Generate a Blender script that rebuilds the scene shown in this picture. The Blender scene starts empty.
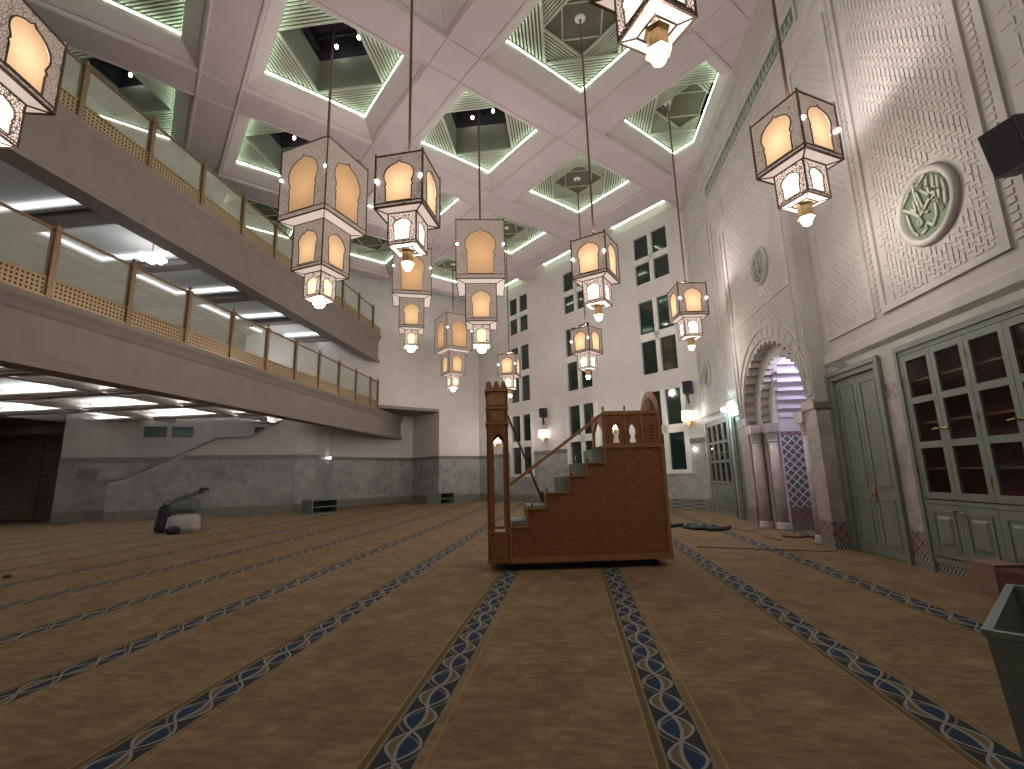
import bpy, bmesh, math, random
from mathutils import Vector, Matrix
from mathutils.geometry import tessellate_polygon
random.seed(7)
COL = bpy.context.scene.collection
S2 = 2 ** -.5
PI = math.pi

# ------------------------------------------------------------------ materials
class Nx:
    """small expression helper over shader math nodes"""
    def __init__(s, nt, sock): s.nt, s.k = nt, sock
    def op(s, o, *a):
        n = s.nt.nodes.new('ShaderNodeMath'); n.operation = o
        for i, v in enumerate((s,) + a):
            if isinstance(v, Nx): s.nt.links.new(v.k, n.inputs[i])
            else: n.inputs[i].default_value = v
        return Nx(s.nt, n.outputs[0])
    def __add__(s, b): return s.op('ADD', b)
    def __radd__(s, b): return s.op('ADD', b)
    def __sub__(s, b): return s.op('SUBTRACT', b)
    def __mul__(s, b): return s.op('MULTIPLY', b)
    def __truediv__(s, b): return s.op('DIVIDE', b)
    def __neg__(s): return s.op('MULTIPLY', -1.0)
    def abs(s): return s.op('ABSOLUTE')
    def sin(s): return s.op('SINE')
    def lt(s, b): return s.op('LESS_THAN', b)
    def gt(s, b): return s.op('GREATER_THAN', b)
    def max(s, b): return s.op('MAXIMUM', b)
    def min(s, b): return s.op('MINIMUM', b)
    def frac(s): return s.op('FRACT')
    def sqrt(s): return s.op('SQRT')

class Mat:
    def __init__(s, name):
        s.m = bpy.data.materials.new(name); s.m.use_nodes = True
        s.nt = s.m.node_tree; s.b = s.nt.nodes['Principled BSDF']
    def new(s, t): return s.nt.nodes.new(t)
    def link(s, a, b): s.nt.links.new(a, b)
    def coord(s, kind='Object', scale=None):
        n = s.new('ShaderNodeTexCoord'); o = n.outputs[kind]
        if scale:
            mp = s.new('ShaderNodeMapping'); mp.inputs['Scale'].default_value = scale
            s.link(o, mp.inputs[0]); o = mp.outputs[0]
        return o
    def xyz(s, kind='Object'):
        n = s.new('ShaderNodeSeparateXYZ'); s.link(s.coord(kind), n.inputs[0])
        return [Nx(s.nt, n.outputs[i]) for i in range(3)]
    def noise(s, scale, detail=3, vec=None, rough=.5, dist=0):
        n = s.new('ShaderNodeTexNoise'); n.inputs['Scale'].default_value = scale
        n.inputs['Detail'].default_value = detail; n.inputs['Roughness'].default_value = rough
        n.inputs['Distortion'].default_value = dist
        s.link(vec or s.coord(), n.inputs['Vector'])
        return Nx(s.nt, n.outputs['Fac'])
    def voro(s, scale, vec=None, feature='F1'):
        n = s.new('ShaderNodeTexVoronoi'); n.inputs['Scale'].default_value = scale; n.feature = feature
        s.link(vec or s.coord(), n.inputs['Vector'])
        return Nx(s.nt, n.outputs['Distance'])
    def ramp(s, f, stops):
        n = s.new('ShaderNodeValToRGB'); e = n.color_ramp.elements
        while len(e) < len(stops): e.new(.5)
        for i, (p, c) in enumerate(stops): e[i].position = p; e[i].color = (*c, 1)
        s.link(f.k, n.inputs[0]); return n.outputs[0]
    def mix(s, f, a, b):
        n = s.new('ShaderNodeMix'); n.data_type = 'RGBA'
        if isinstance(f, Nx): s.link(f.k, n.inputs[0])
        else: n.inputs[0].default_value = f
        for i, c in ((6, a), (7, b)):
            if isinstance(c, tuple): n.inputs[i].default_value = (*c, 1)
            else: s.link(c, n.inputs[i])
        return n.outputs[2]
    def color(s, c):
        if isinstance(c, tuple): s.b.inputs['Base Color'].default_value = (*c, 1)
        else: s.link(c, s.b.inputs['Base Color'])
    def set(s, rough=.7, metal=0, spec=.5, em=None, es=0, trans=0, alpha=None):
        i = s.b.inputs
        i['Roughness'].default_value = rough; i['Metallic'].default_value = metal
        i['Specular IOR Level'].default_value = spec
        if em is not None:
            if isinstance(em, tuple): i['Emission Color'].default_value = (*em, 1)
            else: s.link(em, i['Emission Color'])
            if isinstance(es, Nx): s.link(es.k, i['Emission Strength'])
            else: i['Emission Strength'].default_value = es
        i['Transmission Weight'].default_value = trans
        if alpha is not None: i['Alpha'].default_value = alpha
        return s
    def bump(s, h, strength=.5, dist=.01):
        n = s.new('ShaderNodeBump'); n.inputs['Strength'].default_value = strength
        n.inputs['Distance'].default_value = dist
        s.link(h.k, n.inputs['Height']); s.link(n.outputs[0], s.b.inputs['Normal'])
        return s

def simple(name, c, rough=.7, metal=0, var=.12, scale=6, **k):
    m = Mat(name); n = m.noise(scale, 4)
    m.color(m.ramp(n, [(.3, tuple(x * (1 - var) for x in c)), (.7, tuple(min(1, x * (1 + var)) for x in c))]))
    m.set(rough, metal, **k); return m.m

M = {}
M['plaster'] = simple('white_plaster', (.60, .56, .54), .85, scale=2, var=.05)
M['ceiling'] = simple('mauve_white_plaster', (.56, .49, .49), .8, scale=1.2, var=.05)
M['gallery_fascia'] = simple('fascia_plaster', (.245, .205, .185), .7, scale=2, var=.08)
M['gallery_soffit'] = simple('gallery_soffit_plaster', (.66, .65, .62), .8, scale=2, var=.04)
M['stucco'] = simple('cream_stucco', (.45, .42, .395), .85, scale=1.5, var=.1)
M['carving'] = simple('carved_stucco', (.47, .44, .41), .85, scale=2.5, var=.1)
M['green_wood'] = simple('sage_green_painted_wood', (.165, .185, .152), .5, scale=5, var=.12)
M['green_dark'] = simple('sage_green_bin', (.19, .23, .21), .5, scale=4, var=.08)
M['medal_green'] = simple('green_medallion_ground', (.10, .145, .085), .6, var=.15)
M['medal_white'] = simple('pale_lettering', (.42, .44, .36), .6, var=.05)
M['ribbed'] = simple('olive_grey_painted_panel', (.40, .41, .34), .6, scale=2, var=.08)
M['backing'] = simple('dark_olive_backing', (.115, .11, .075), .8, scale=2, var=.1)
M['shaft'] = simple('shaft_panel', (.20, .21, .16), .7, scale=1.5, var=.1)
M['dark'] = simple('dark_roof_void', (.05, .042, .05), .9)
M['black'] = simple('black_plastic', (.012, .012, .014), .45, var=.1)
M['brass'] = simple('aged_brass', (.42, .31, .17), .38, .85, scale=20)
M['bronze'] = simple('bronze_post', (.28, .19, .12), .4, .7, scale=20)
M['cord'] = simple('brown_cord', (.13, .075, .05), .7)
M['iron'] = simple('dark_bronze_frame', (.10, .065, .045), .45, .6)
M['wood'] = simple('minbar_wood', (.27, .10, .035), .5, scale=9, var=.22)
M['wood_lt'] = simple('minbar_light_wood', (.33, .15, .06), .5, scale=9, var=.2)
M['box'] = simple('brown_cardboard', (.24, .13, .10), .8, var=.06)
M['box_in'] = simple('dark_red_box', (.09, .03, .025), .8)
M['stair_green'] = simple('grey_green_stair_carpet', (.22, .26, .23), .95, scale=30)
M['cap'] = simple('dark_marble_cap', (.155, .145, .125), .4, var=.2)
M['cabinet_in'] = simple('dark_red_cabinet_interior', (.17, .045, .04), .6, var=.3)
M['shelf'] = simple('brown_shelf', (.30, .16, .11), .5)
M['fabric_dark'] = simple('dark_fabric', (.022, .018, .035), .9)
M['fabric_grey'] = simple('grey_fabric', (.10, .115, .11), .9)
M['fabric_white'] = simple('white_sack', (.42, .40, .38), .9, scale=12)
M['frame_white'] = simple('white_window_frame', (.68, .66, .62), .5, var=.03)
M['mihrab_in'] = simple('niche_plaster', (.60, .57, .60), .8, scale=2, var=.05)
M['gold'] = simple('gilt_metal', (.6, .42, .2), .35, .8, scale=25)
M['white_metal'] = simple('white_enamel', (.7, .68, .64), .4)

def emit(name, c, st, base=(.6, .6, .6)):
    m = Mat(name); m.color(base); m.set(.5, em=c, es=st); return m.m
M['led'] = emit('green_white_led_strip', (.74, 1.0, .72), 11)
M['led_white'] = emit('cool_white_led_strip', (.88, .95, 1.0), 4)
def lamp_glass(name, c, zc, r0, lo, hi):
    """lit glass, brighter the nearer the surface is to the bulb at height zc on the lantern's axis"""
    m = Mat(name); x, y, z = m.xyz()
    d = x * x + y * y + (z - zc) * (z - zc)
    f = (d.op('POWER', -1.0) * (r0 * r0)).op('POWER', 1.6)
    m.color((.24, .14, .07)); m.set(.35, em=c, es=f * (hi - lo) + lo); return m.m
M['pane_b1'] = lamp_glass('amber_glass_top_storey', (1.0, .56, .27), -1.15, .75, .26, .62)
M['pane_b2'] = lamp_glass('amber_glass_middle_storey', (1.0, .62, .32), -2.75, .48, .34, .85)
M['pane_b3'] = lamp_glass('amber_glass_lowest_storey', (1.0, .76, .50), -3.62, .26, .6, 1.4)
M['pane_s1'] = lamp_glass('amber_glass_small_top_storey', (1.0, .62, .33), -.55, .42, .30, 1.15)
M['pane_s2'] = lamp_glass('amber_glass_small_lower_storey', (1.0, .85, .68), -1.28, .25, .9, 2.2)
M['led_soft'] = emit('soft_white_led_strip', (.92, .97, 1.0), 85)
def amber(name, c, lo, hi):
    """lit glass: brighter near the bulb at the middle of the pane"""
    m = Mat(name); x, y, z = m.xyz('Generated')
    r = ((x - .5) * (x - .5) + (y - .5) * (y - .5) + (z - .42) * (z - .42) * 1.0).sqrt()
    f = (r * -2.2 + 1.0).max(0.0)
    m.color((.5, .4, .25)); m.set(.35, em=c, es=f * f * (hi - lo) + lo); return m.m
M['amber'] = emit('amber_lit_glass', (1.0, .66, .33), 1.05, (.5, .35, .18))
M['amber_hot'] = emit('pale_amber_lit_glass', (1.0, .78, .48), 2.2, (.5, .4, .25))
M['bulb'] = emit('white_bulb', (1.0, .92, .82), 25)
M['bulb_small'] = emit('small_cool_bulb', (1.0, .97, .95), 30)
M['globe'] = emit('white_globe', (.95, .97, 1.0), 5)
M['tray'] = emit('lit_glass_tray', (1.0, .80, .70), .55, (.5, .45, .4))
M['tray_hot'] = emit('lit_glass_tray_lower', (1.0, .87, .80), .9, (.5, .45, .4))

def perforated(name, es):
    m = Mat(name); v = m.voro(30, feature='DISTANCE_TO_EDGE'); f = v.gt(.13)
    m.color(m.mix(f, (.27, .215, .18), (.12, .09, .07)))
    m.set(.45, .3, em=(1.0, .76, .64), es=f * es + .03); return m.m
M['perf'] = perforated('pierced_metal_sheet', .42)
M['perf_hot'] = perforated('pierced_metal_sheet_lower', 1.2)

def glass(name, tint, rough=.08, alpha=.35):
    m = Mat(name); m.color(tint); m.set(rough, 0, spec=.8, alpha=alpha); return m.m
M['rail_glass'] = glass('etched_rail_glass', (.50, .52, .45), .25, .42)
M['cab_glass'] = glass('cabinet_glass', (.03, .02, .02), .03, .16)
m = Mat('dark_green_night_glass'); m.color((.006, .022, .015)); m.set(.06, 0, spec=.9); M['night'] = m.m
M['night_matt'] = simple('dark_green_window', (.008, .022, .016), .45)

# carpet: pile mottling and interlaced border stripes running along the rows
m = Mat('patterned_carpet'); x, y, z = m.xyz()
u = ((x - .545) / 1.57 + .5).frac() - .5
u = u * 1.57 / .125
ph = y * (PI / .31); s_ = ph.sin()
wob = m.noise(3.0, 2)
band = u.abs().lt(1.0)
navy = u.abs().lt(s_.abs() * .78)
d0 = (u - s_ * .78).abs().min((u + s_ * .78).abs()).min((u - s_ * .22).abs())
s2_ = (ph + .55).sin(); d1 = (u + s2_ * .92).abs()
cres = ((u - s_ * .22) * s_).gt(0.0) * navy
line = d0.lt(.085); tanl = d1.lt(.07)
c = m.mix(navy, (.024, .032, .032), (.018, .034, .072))
c = m.mix(cres, c, (.13, .095, .055))
c = m.mix(tanl, c, (.16, .12, .08))
c = m.mix(line, c, (.235, .215, .20))
edge = (u.abs() - .97).abs().lt(.05)
c = m.mix(edge, c, (.17, .155, .11))
n1 = m.noise(2.2, 5, rough=.65, dist=.6); n2 = m.noise(90, 2)
n3 = m.noise(6.0, 6, vec=m.coord(scale=(.8, 2.6, 1.0)), rough=.75)
base = m.ramp(n1 * .35 + n3 * .5 + n2 * .15, [(.37, (.128, .078, .043)), (.5, (.185, .122, .068)), (.62, (.275, .195, .118))])
gold = (u.abs() - 1.42).abs().lt(.045)
darkb = (u + 1.22).abs().lt(.16)
base = m.mix(darkb, base, (.11, .075, .034))
base = m.mix(gold, base, (.27, .19, .085))
m.color(m.mix(band, base, c)); m.set(.95, spec=.15)
m.bump(n2, .35, .01); M['carpet'] = m.m

# grey veined marble wainscot
m = Mat('grey_marble'); n = m.noise(1.6, 6, rough=.65, dist=1.2); n2 = m.noise(.7, 2)
m.color(m.ramp(n * .7 + n2 * .3, [(.35, (.20, .195, .19)), (.5, (.31, .30, .295)), (.65, (.41, .40, .39))]))
m.set(.35); M['marble'] = m.m
m = Mat('pale_marble_column'); n = m.noise(3, 5, dist=1)
m.color(m.ramp(n, [(.35, (.42, .37, .37)), (.65, (.56, .50, .49))])); m.set(.35); M['column'] = m.m
m = Mat('warm_grey_marble'); n = m.noise(2.2, 5, dist=1)
m.color(m.ramp(n, [(.35, (.30, .25, .245)), (.65, (.44, .38, .37))])); m.set(.4); M['marble_warm'] = m.m

def tilemat(name, sc, ca, cb, cc):
    """zellige: eight-point lattice from object coords (run along the wall = u, height = v)"""
    m = Mat(name); x, y, z = m.xyz()
    uu = (x + y * .8) * sc; vv = z * sc
    a = ((uu + vv) * .5).frac() - .5; b = ((uu - vv) * .5).frac() - .5
    ln = a.abs().max(b.abs()).gt(.40)
    r = a.abs().max(b.abs()); star = r.lt(.27) * r.gt(.14)
    c = m.mix(star, cb, ca); c = m.mix(ln, c, cc)
    m.color(c); m.set(.3); return m.m
M['tile_band'] = tilemat('dark_zellige_band', 14, (.07, .075, .05), (.19, .17, .145), (.27, .26, .235))
M['tile_red'] = tilemat('red_zellige_band', 11, (.22, .04, .045), (.36, .31, .29), (.07, .05, .07))
M['tile_diamond'] = tilemat('blue_white_diamond_zellige', 9.5, (.025, .03, .07), (.24, .23, .26), (.62, .60, .62))
m = Mat('black_white_zigzag_tile'); x, y, z = m.xyz()
t = ((x + y) * 15 + (((z * 13).frac() - .5).abs() * 1.6)).frac()
m.color(m.mix(t.lt(.55), (.45, .44, .42), (.015, .015, .02))); m.set(.3); M['tile_zig'] = m.m

# pierced brass balustrade band
m = Mat('pierced_brass_lattice'); x, y, z = m.xyz()
a = ((y + z) * 11).frac() - .5; b = ((y - z) * 11).frac() - .5
c2 = (y * 11).frac() - .5; d2 = (z * 11).frac() - .5
ln = (a.abs().min(b.abs()).min(c2.abs()).min(d2.abs())).lt(.11)
m.color(m.mix(ln, (.05, .032, .024), (.50, .36, .20))); m.set(.4, .3)
m.bump(ln, .6, .02); M['lattice'] = m.m

# minbar side: carved star lattice (relief by bump)
m = Mat('carved_minbar_panel'); x, y, z = m.xyz('Object'); sc = 3.2
def star(mx, uu, vv, k):
    a = ((uu + vv) * k).frac() - .5; b = ((uu - vv) * k).frac() - .5
    c3 = (uu * k * 1.414).frac() - .5; d3 = (vv * k * 1.414).frac() - .5
    return a.abs().min(b.abs()).min(c3.abs()).min(d3.abs())
f = star(m, x, z, sc); ln = f.lt(.055); f2 = star(m, x, z, sc * 2).lt(.05)
n = m.noise(14, 4)
c = m.ramp(n, [(.3, (.20, .070, .026)), (.7, (.30, .115, .042))])
m.color(m.mix(ln * .35, c, (.34, .15, .06))); m.set(.5); m.bump(ln + f2 * .4, .5, .01); M['minbar_panel'] = m.m

m = Mat('brown_metal_gate'); m.color((.12, .085, .05)); m.set(.4, .5); M['gate'] = m.m
m = Mat('gate_glass'); m.color((.09, .065, .045)); m.set(.12, 0, spec=.8); M['gate_glass'] = m.m
m = Mat('stone_screed'); m.color((.3, .3, .3)); M['ext'] = m.m

# ------------------------------------------------------------------ mesh helpers
class MB:
    k = 0
    def __init__(s): s.v = []; s.f = []
    def add(s, vs, fs):
        o = len(s.v); s.v += [tuple(p) for p in vs]; s.f += [tuple(i + o for i in f) for f in fs]; return s
    def box(s, x0, x1, y0, y1, z0, z1):
        MB.k = (MB.k + .618034) % 1; e = MB.k * .0014      # keeps touching boxes of one mesh from sharing a plane
        x0, x1, y0, y1, z0, z1 = min(x0, x1) - e, max(x0, x1) + e, min(y0, y1) - e, max(y0, y1) + e, min(z0, z1) - e, max(z0, z1) + e
        v = [(x, y, z) for z in (z0, z1) for y in (y0, y1) for x in (x0, x1)]
        return s.add(v, [(0, 2, 3, 1), (4, 5, 7, 6), (0, 1, 5, 4), (2, 6, 7, 3), (0, 4, 6, 2), (1, 3, 7, 5)])
    def bar(s, p, q, w, h=None, up=(0, 0, 1)):
        """rectangular bar from p to q"""
        p, q = Vector(p), Vector(q); d = (q - p).normalized(); u_ = Vector(up)
        if abs(d.dot(u_)) > .99: u_ = Vector((1, 0, 0))
        r = d.cross(u_).normalized(); t = r.cross(d); h = h or w
        v = []
        for e in (p, q):
            for a, b in ((-1, -1), (1, -1), (1, 1), (-1, 1)): v.append(e + r * a * w / 2 + t * b * h / 2)
        return s.add(v, [(0, 3, 2, 1), (4, 5, 6, 7), (0, 1, 5, 4), (1, 2, 6, 5), (2, 3, 7, 6), (3, 0, 4, 7)])
    def tube(s, pts, r, n=8):
        pts = [Vector(p) for p in pts]; rings = []
        for i, p in enumerate(pts):
            d = (pts[min(i + 1, len(pts) - 1)] - pts[max(i - 1, 0)]).normalized()
            u_ = Vector((0, 0, 1)) if abs(d.z) < .95 else Vector((1, 0, 0))
            a = d.cross(u_).normalized(); b = a.cross(d)
            rr = r[i] if isinstance(r, (list, tuple)) else r
            rings.append([p + (a * math.cos(2 * PI * k / n) + b * math.sin(2 * PI * k / n)) * rr for k in range(n)])
        v = [p for g in rings for p in g]; f = []
        for i in range(len(rings) - 1):
            for k in range(n):
                k2 = (k + 1) % n; f.append((i * n + k, i * n + k2, (i + 1) * n + k2, (i + 1) * n + k))
        f.append(tuple(range(n))[::-1]); f.append(tuple((len(rings) - 1) * n + k for k in range(n)))
        return s.add(v, f)
    def lathe(s, prof, n=16, c=(0, 0, 0), mat=None):
        v = []; f = []
        for r, z in prof:
            for k in range(n): v.append((c[0] + r * math.cos(2 * PI * k / n), c[1] + r * math.sin(2 * PI * k / n), c[2] + z))
        for i in range(len(prof) - 1):
            for k in range(n):
                k2 = (k + 1) % n; f.append((i * n + k, i * n + k2, (i + 1) * n + k2, (i + 1) * n + k))
        f.append(tuple(range(n))[::-1]); f.append(tuple((len(prof) - 1) * n + k for k in range(n)))
        if mat: v = [tuple(mat @ Vector(p)) for p in v]
        return s.add(v, f)
    def extrude(s, outer, holes, fn, d):
        """2D polygon with holes; fn(u, v, w) -> point; thickness from w=0 to w=d"""
        loops = [outer] + list(holes)
        flat = [p for l in loops for p in l]
        tri = tessellate_polygon([[Vector((p[0], p[1], 0)) for p in l] for l in loops])
        n = len(flat); v = [fn(p[0], p[1], 0) for p in flat] + [fn(p[0], p[1], d) for p in flat]
        f = [tuple(t) for t in tri] + [tuple(i + n for i in t)[::-1] for t in tri]
        o = 0
        for l in loops:
            k = len(l)
            for i in range(k): j = (i + 1) % k; f.append((o + i, o + j, n + o + j, n + o + i))
            o += k
        return s.add(v, f)
    def mesh(s, name, mat):
        me = bpy.data.meshes.new(name); me.from_pydata(s.v, [], s.f); me.validate(clean_customdata=False)
        bm = bmesh.new(); bm.from_mesh(me); bmesh.ops.recalc_face_normals(bm, faces=bm.faces)
        bm.to_mesh(me); bm.free()
        me.materials.append(mat); return me
    def build(s, name, mat, parent=None, smooth=False, loc=None, rot=None):
        me = s.mesh(name, mat)
        if smooth:
            for p in me.polygons: p.use_smooth = True
        o = bpy.data.objects.new(name, me); COL.objects.link(o)
        if loc is not None: o.location = loc
        if rot is not None: o.rotation_euler = rot
        if parent: o.parent = parent
        return o

def tag(o, label=None, cat=None, group=None, kind=None):
    if label: o['label'] = label
    if cat: o['category'] = cat
    if group: o['group'] = group
    if kind: o['kind'] = kind
    return o
def empty(name, loc=(0, 0, 0), rz=0):
    o = bpy.data.objects.new(name, None); COL.objects.link(o); o.location = loc; o.rotation_euler = (0, 0, rz)
    o.empty_display_size = .2; return o
def struct(mb, name, mat, **k):
    parent = k.pop('parent', None)
    return tag(mb.build(name, mat, parent, **k), kind='structure')
def copy_tree(o, parent=None):
    c = o.copy(); COL.objects.link(c)
    if parent: c.parent = parent
    for ch in list(o.children): copy_tree(ch, c)
    return c
def ab(a, b): return ((a - b) * S2, (a + b) * S2)

XR = 5.1          # right (carved) wall plane
AF = 17.0         # diagonal window wall
BL = 25.04        # diagonal left wall
ZC = 12.5         # beam soffit
XG = -10.4        # gallery front

# ------------------------------------------------------------------ floor
struct(MB().box(-34, 7.6, -9, 36, -.2, 0), 'floor', M['carpet'])

# ------------------------------------------------------------------ ceiling with coffers
def clip_mesh(me, planes):
    bm = bmesh.new(); bm.from_mesh(me)
    for co, no in planes:
        bmesh.ops.bisect_plane(bm, geom=bm.verts[:] + bm.edges[:] + bm.faces[:], plane_co=co, plane_no=no, clear_outer=True)
    bm.to_mesh(me); bm.free()
def inside_poly(poly, nx, ny, c):
    """clip convex polygon to nx*x+ny*y<=c"""
    out = []
    for i in range(len(poly)):
        p, q = poly[i], poly[(i + 1) % len(poly)]
        dp, dq = nx * p[0] + ny * p[1] - c, nx * q[0] + ny * q[1] - c
        if dp <= 0: out.append(p)
        if (dp < 0 < dq) or (dq < 0 < dp):
            t = dp / (dp - dq); out.append((p[0] + (q[0] - p[0]) * t, p[1] + (q[1] - p[1]) * t))
    return out
def sq(a, b, r): return [ab(a + i * r, b + j * r) for i, j in ((-1, -1), (1, -1), (1, 1), (-1, 1))]
def opening(a, b, r):
    p = sq(a, b, r)
    p = inside_poly(p, 1, 0, 4.87 + (r - 1.45) * .45)
    if len(p) >= 3: p = inside_poly(p, S2, S2, 16.98)
    return p
R0, R1, R2, R3 = 1.90, 1.86, 1.47, 1.46
ceil = MB(); strips = []
A_C = [3.3 + 4.9 * i for i in range(-6, 4)]; B_C = [2.1 + 4.9 * j for j in range(-3, 5)]
coffers = []
for a in A_C:
    for b in B_C:
        x, y = ab(a, b)
        if x < -27 or y < -10 or x > 9: continue
        cell = sq(a, b, 2.45)
        op = opening(a, b, R0)
        area_ok = len(op) >= 3 and len(opening(a, b, R3)) >= 3 and x > -25 and y > -7 and b < 23
        if not area_ok:
            ceil.add([(*p, ZC) for p in cell], [(0, 3, 2, 1)]); continue
        tri = tessellate_polygon([[Vector((*p, 0)) for p in cell], [Vector((*p, 0)) for p in op]])
        ceil.add([(*p, ZC) for p in cell + op], [tuple(t) for t in tri])
        n = len(op)
        rings = [(opening(a, b, r), z) for r, z in ((R0, ZC), (R0 - .02, ZC + .09), (R1 - .03, ZC + .09), (R2 + .02, 12.86), (R2, 12.90), (R2, 12.99))]
        if all(len(r[0]) == n for r in rings):
            v = [(*p, z) for r, z in rings for p in r]
            f = [(k * n + i, k * n + (i + 1) % n, (k + 1) * n + (i + 1) % n, (k + 1) * n + i) for k in range(len(rings) - 1) for i in range(n)]
            ceil.add(v, f)
        coffers.append((a, b, opening(a, b, R2)))
# moulded lines where the beams cross (narrow raised fillets)
for a in A_C:
    for e in (-.5, .5):
        pass
me = ceil.mesh('ceiling', M['ceiling'])
clip_mesh(me, [((XR + .02, 0, 0), (1, 0, 0)), ((AF * S2 + .02, AF * S2 + .02, 0), (S2, S2, 0)), ((-BL * S2 - .02, BL * S2 + .02, 0), (-S2, S2, 0))])
ceiling = bpy.data.objects.new('ceiling', me); COL.objects.link(ceiling); tag(ceiling, kind='structure')

def tri_ribs(mb, p0, p1, apex, z, n, h=.035):
    """ribbed triangle: base p0-p1, ribs parallel to the base up to the apex"""
    p0, p1, apex = Vector(p0), Vector(p1), Vector(apex)
    for k in range(n):
        t0, t1 = (k + .12) / n, (k + .62) / n
        q = [p0.lerp(apex, t0), p1.lerp(apex, t0), p1.lerp(apex, t1), p0.lerp(apex, t1)]
        mb.add([(*c_, z) for c_ in q] + [(*c_, z - h) for c_ in q], [(4, 5, 6, 7), (0, 1, 5, 4), (1, 2, 6, 5), (2, 3, 7, 6), (3, 0, 4, 7)])
def rot_sq(r, rotated):
    if rotated: return [(r, 0), (0, r), (-r, 0), (0, -r)]
    return [(r, -r), (r, r), (-r, r), (-r, -r)]
def tri_back(mb, p0, p1, apex, z): mb.add([(*p0, z), (*p1, z), (*apex, z)], [(0, 2, 1)])
def coffer_mesh(kind, backing=False):
    """local frame: axes along a and b; all heights absolute from z=0 at 13.0"""
    mb = MB(); r = 1.47; sq1 = rot_sq(r, True); cor = rot_sq(r, False)
    if backing:
        for i in range(4):
            c_ = [(1, 1), (-1, 1), (-1, -1), (1, -1)][i]; tri_back(mb, sq1[i], sq1[(i + 1) % 4], (c_[0] * r, c_[1] * r), .135)
        if kind == 'closed':
            sq2 = rot_sq(r / 2, False)
            for i in range(4): tri_back(mb, sq2[i], sq2[(i + 1) % 4], sq1[i], .225)
            mb.add([(*p, .295) for p in sq2], [(0, 1, 2, 3)])
        return mb
    # sides of the recess
    for i in range(4):
        p, q = cor[i], cor[(i + 1) % 4]; mb.add([(*p, .07), (*q, .07), (*q, .14), (*p, .14)], [(0, 1, 2, 3)])
    for i in range(4):  # corner i between sq1 vertices
        c_ = [(1, 1), (-1, 1), (-1, -1), (1, -1)][i]
        tri_ribs(mb, sq1[i], sq1[(i + 1) % 4], (c_[0] * r, c_[1] * r), .13, 11)
    for i in range(4):  # raised border of the inner square
        mb.bar((*sq1[i], .13), (*sq1[(i + 1) % 4], .13), .05, .05)
    if kind == 'closed':
        sq2 = rot_sq(r / 2, False)
        for i in range(4):
            p, q = sq1[i], sq1[(i + 1) % 4]; mb.add([(*p, .13), (*q, .13), (*q, .22), (*p, .22)], [(0, 1, 2, 3)])
            a0, a1 = sq2[i], sq2[(i + 1) % 4]
            tri_ribs(mb, a0, a1, sq1[[0, 1, 2, 3][(i + 0) % 4]], .22, 9)
            mb.bar((*a0, .21), (*a1, .21), .04, .04)
            mb.add([(*a0, .22), (*a1, .22), (*a1, .29), (*a0, .29)], [(0, 1, 2, 3)])
        sq3 = rot_sq(r / 2, True)
        for i in range(4): mb.bar((*sq3[i], .28), (*sq3[(i + 1) % 4], .28), .035, .035)
    return mb
CM = {k: coffer_mesh(k).mesh('ribbed_coffer_panel', M['ribbed']) for k in ('closed', 'open')}
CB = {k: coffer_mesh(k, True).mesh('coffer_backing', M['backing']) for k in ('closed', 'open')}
# light shaft of the open coffers
sh = MB(); r = 1.44; q4 = rot_sq(r, True)
for i in range(4):
    p, q = q4[i], q4[(i + 1) % 4]; sh.add([(*p, .10), (*q, .10), (*q, 1.2), (*p, 1.2)], [(0, 1, 2, 3)])
SHAFT = sh.mesh('skylight_shaft', M['shaft'])
rf = MB(); rf.add([(*p, 2.6) for p in rot_sq(1.9, True)], [(0, 1, 2, 3)])
for i in range(4):
    p, q = rot_sq(1.9, True)[i], rot_sq(1.9, True)[(i + 1) % 4]; rf.add([(*p, 1.15), (*q, 1.15), (*q, 2.6), (*p, 2.6)], [(0, 1, 2, 3)])
ROOF = rf.mesh('skylight_roof', M['dark'])
br = MB()
for t in (-.55, .0, .55): br.bar((t - .9, t + .9 - .1, 1.7), (t + .9, t - .9 - .1, 1.7), .05)
br.bar((-.9, -.9, 1.9), (.9, .9, 1.9), .09); br.bar((-1.4, -.1, 1.5), (-.1, 1.35, 1.5), .08)
BARS = br.mesh('roof_bars', M['black'])
def link(name, me, parent, loc=(0, 0, 0), kind='structure', rz=0):
    o = bpy.data.objects.new(name, me); COL.objects.link(o); o.parent = parent; o.location = loc; o.rotation_euler = (0, 0, rz)
    if kind: o['kind'] = kind
    return o
OPEN = {(8.2, 11.9), (3.3, 11.9), (3.3, 16.8), (-1.6, 11.9), (-1.6, 16.8)}
def in_open(a, b): return any(abs(a - p) < .1 and abs(b - q) < .1 for p, q in OPEN)
spot = MB().lathe([(.0, .07), (.035, .05), (.05, 0), (.035, -.05), (0, -.07)], 10)
SPOT = spot.mesh('roof_spot', M['bulb_small'])
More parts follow.
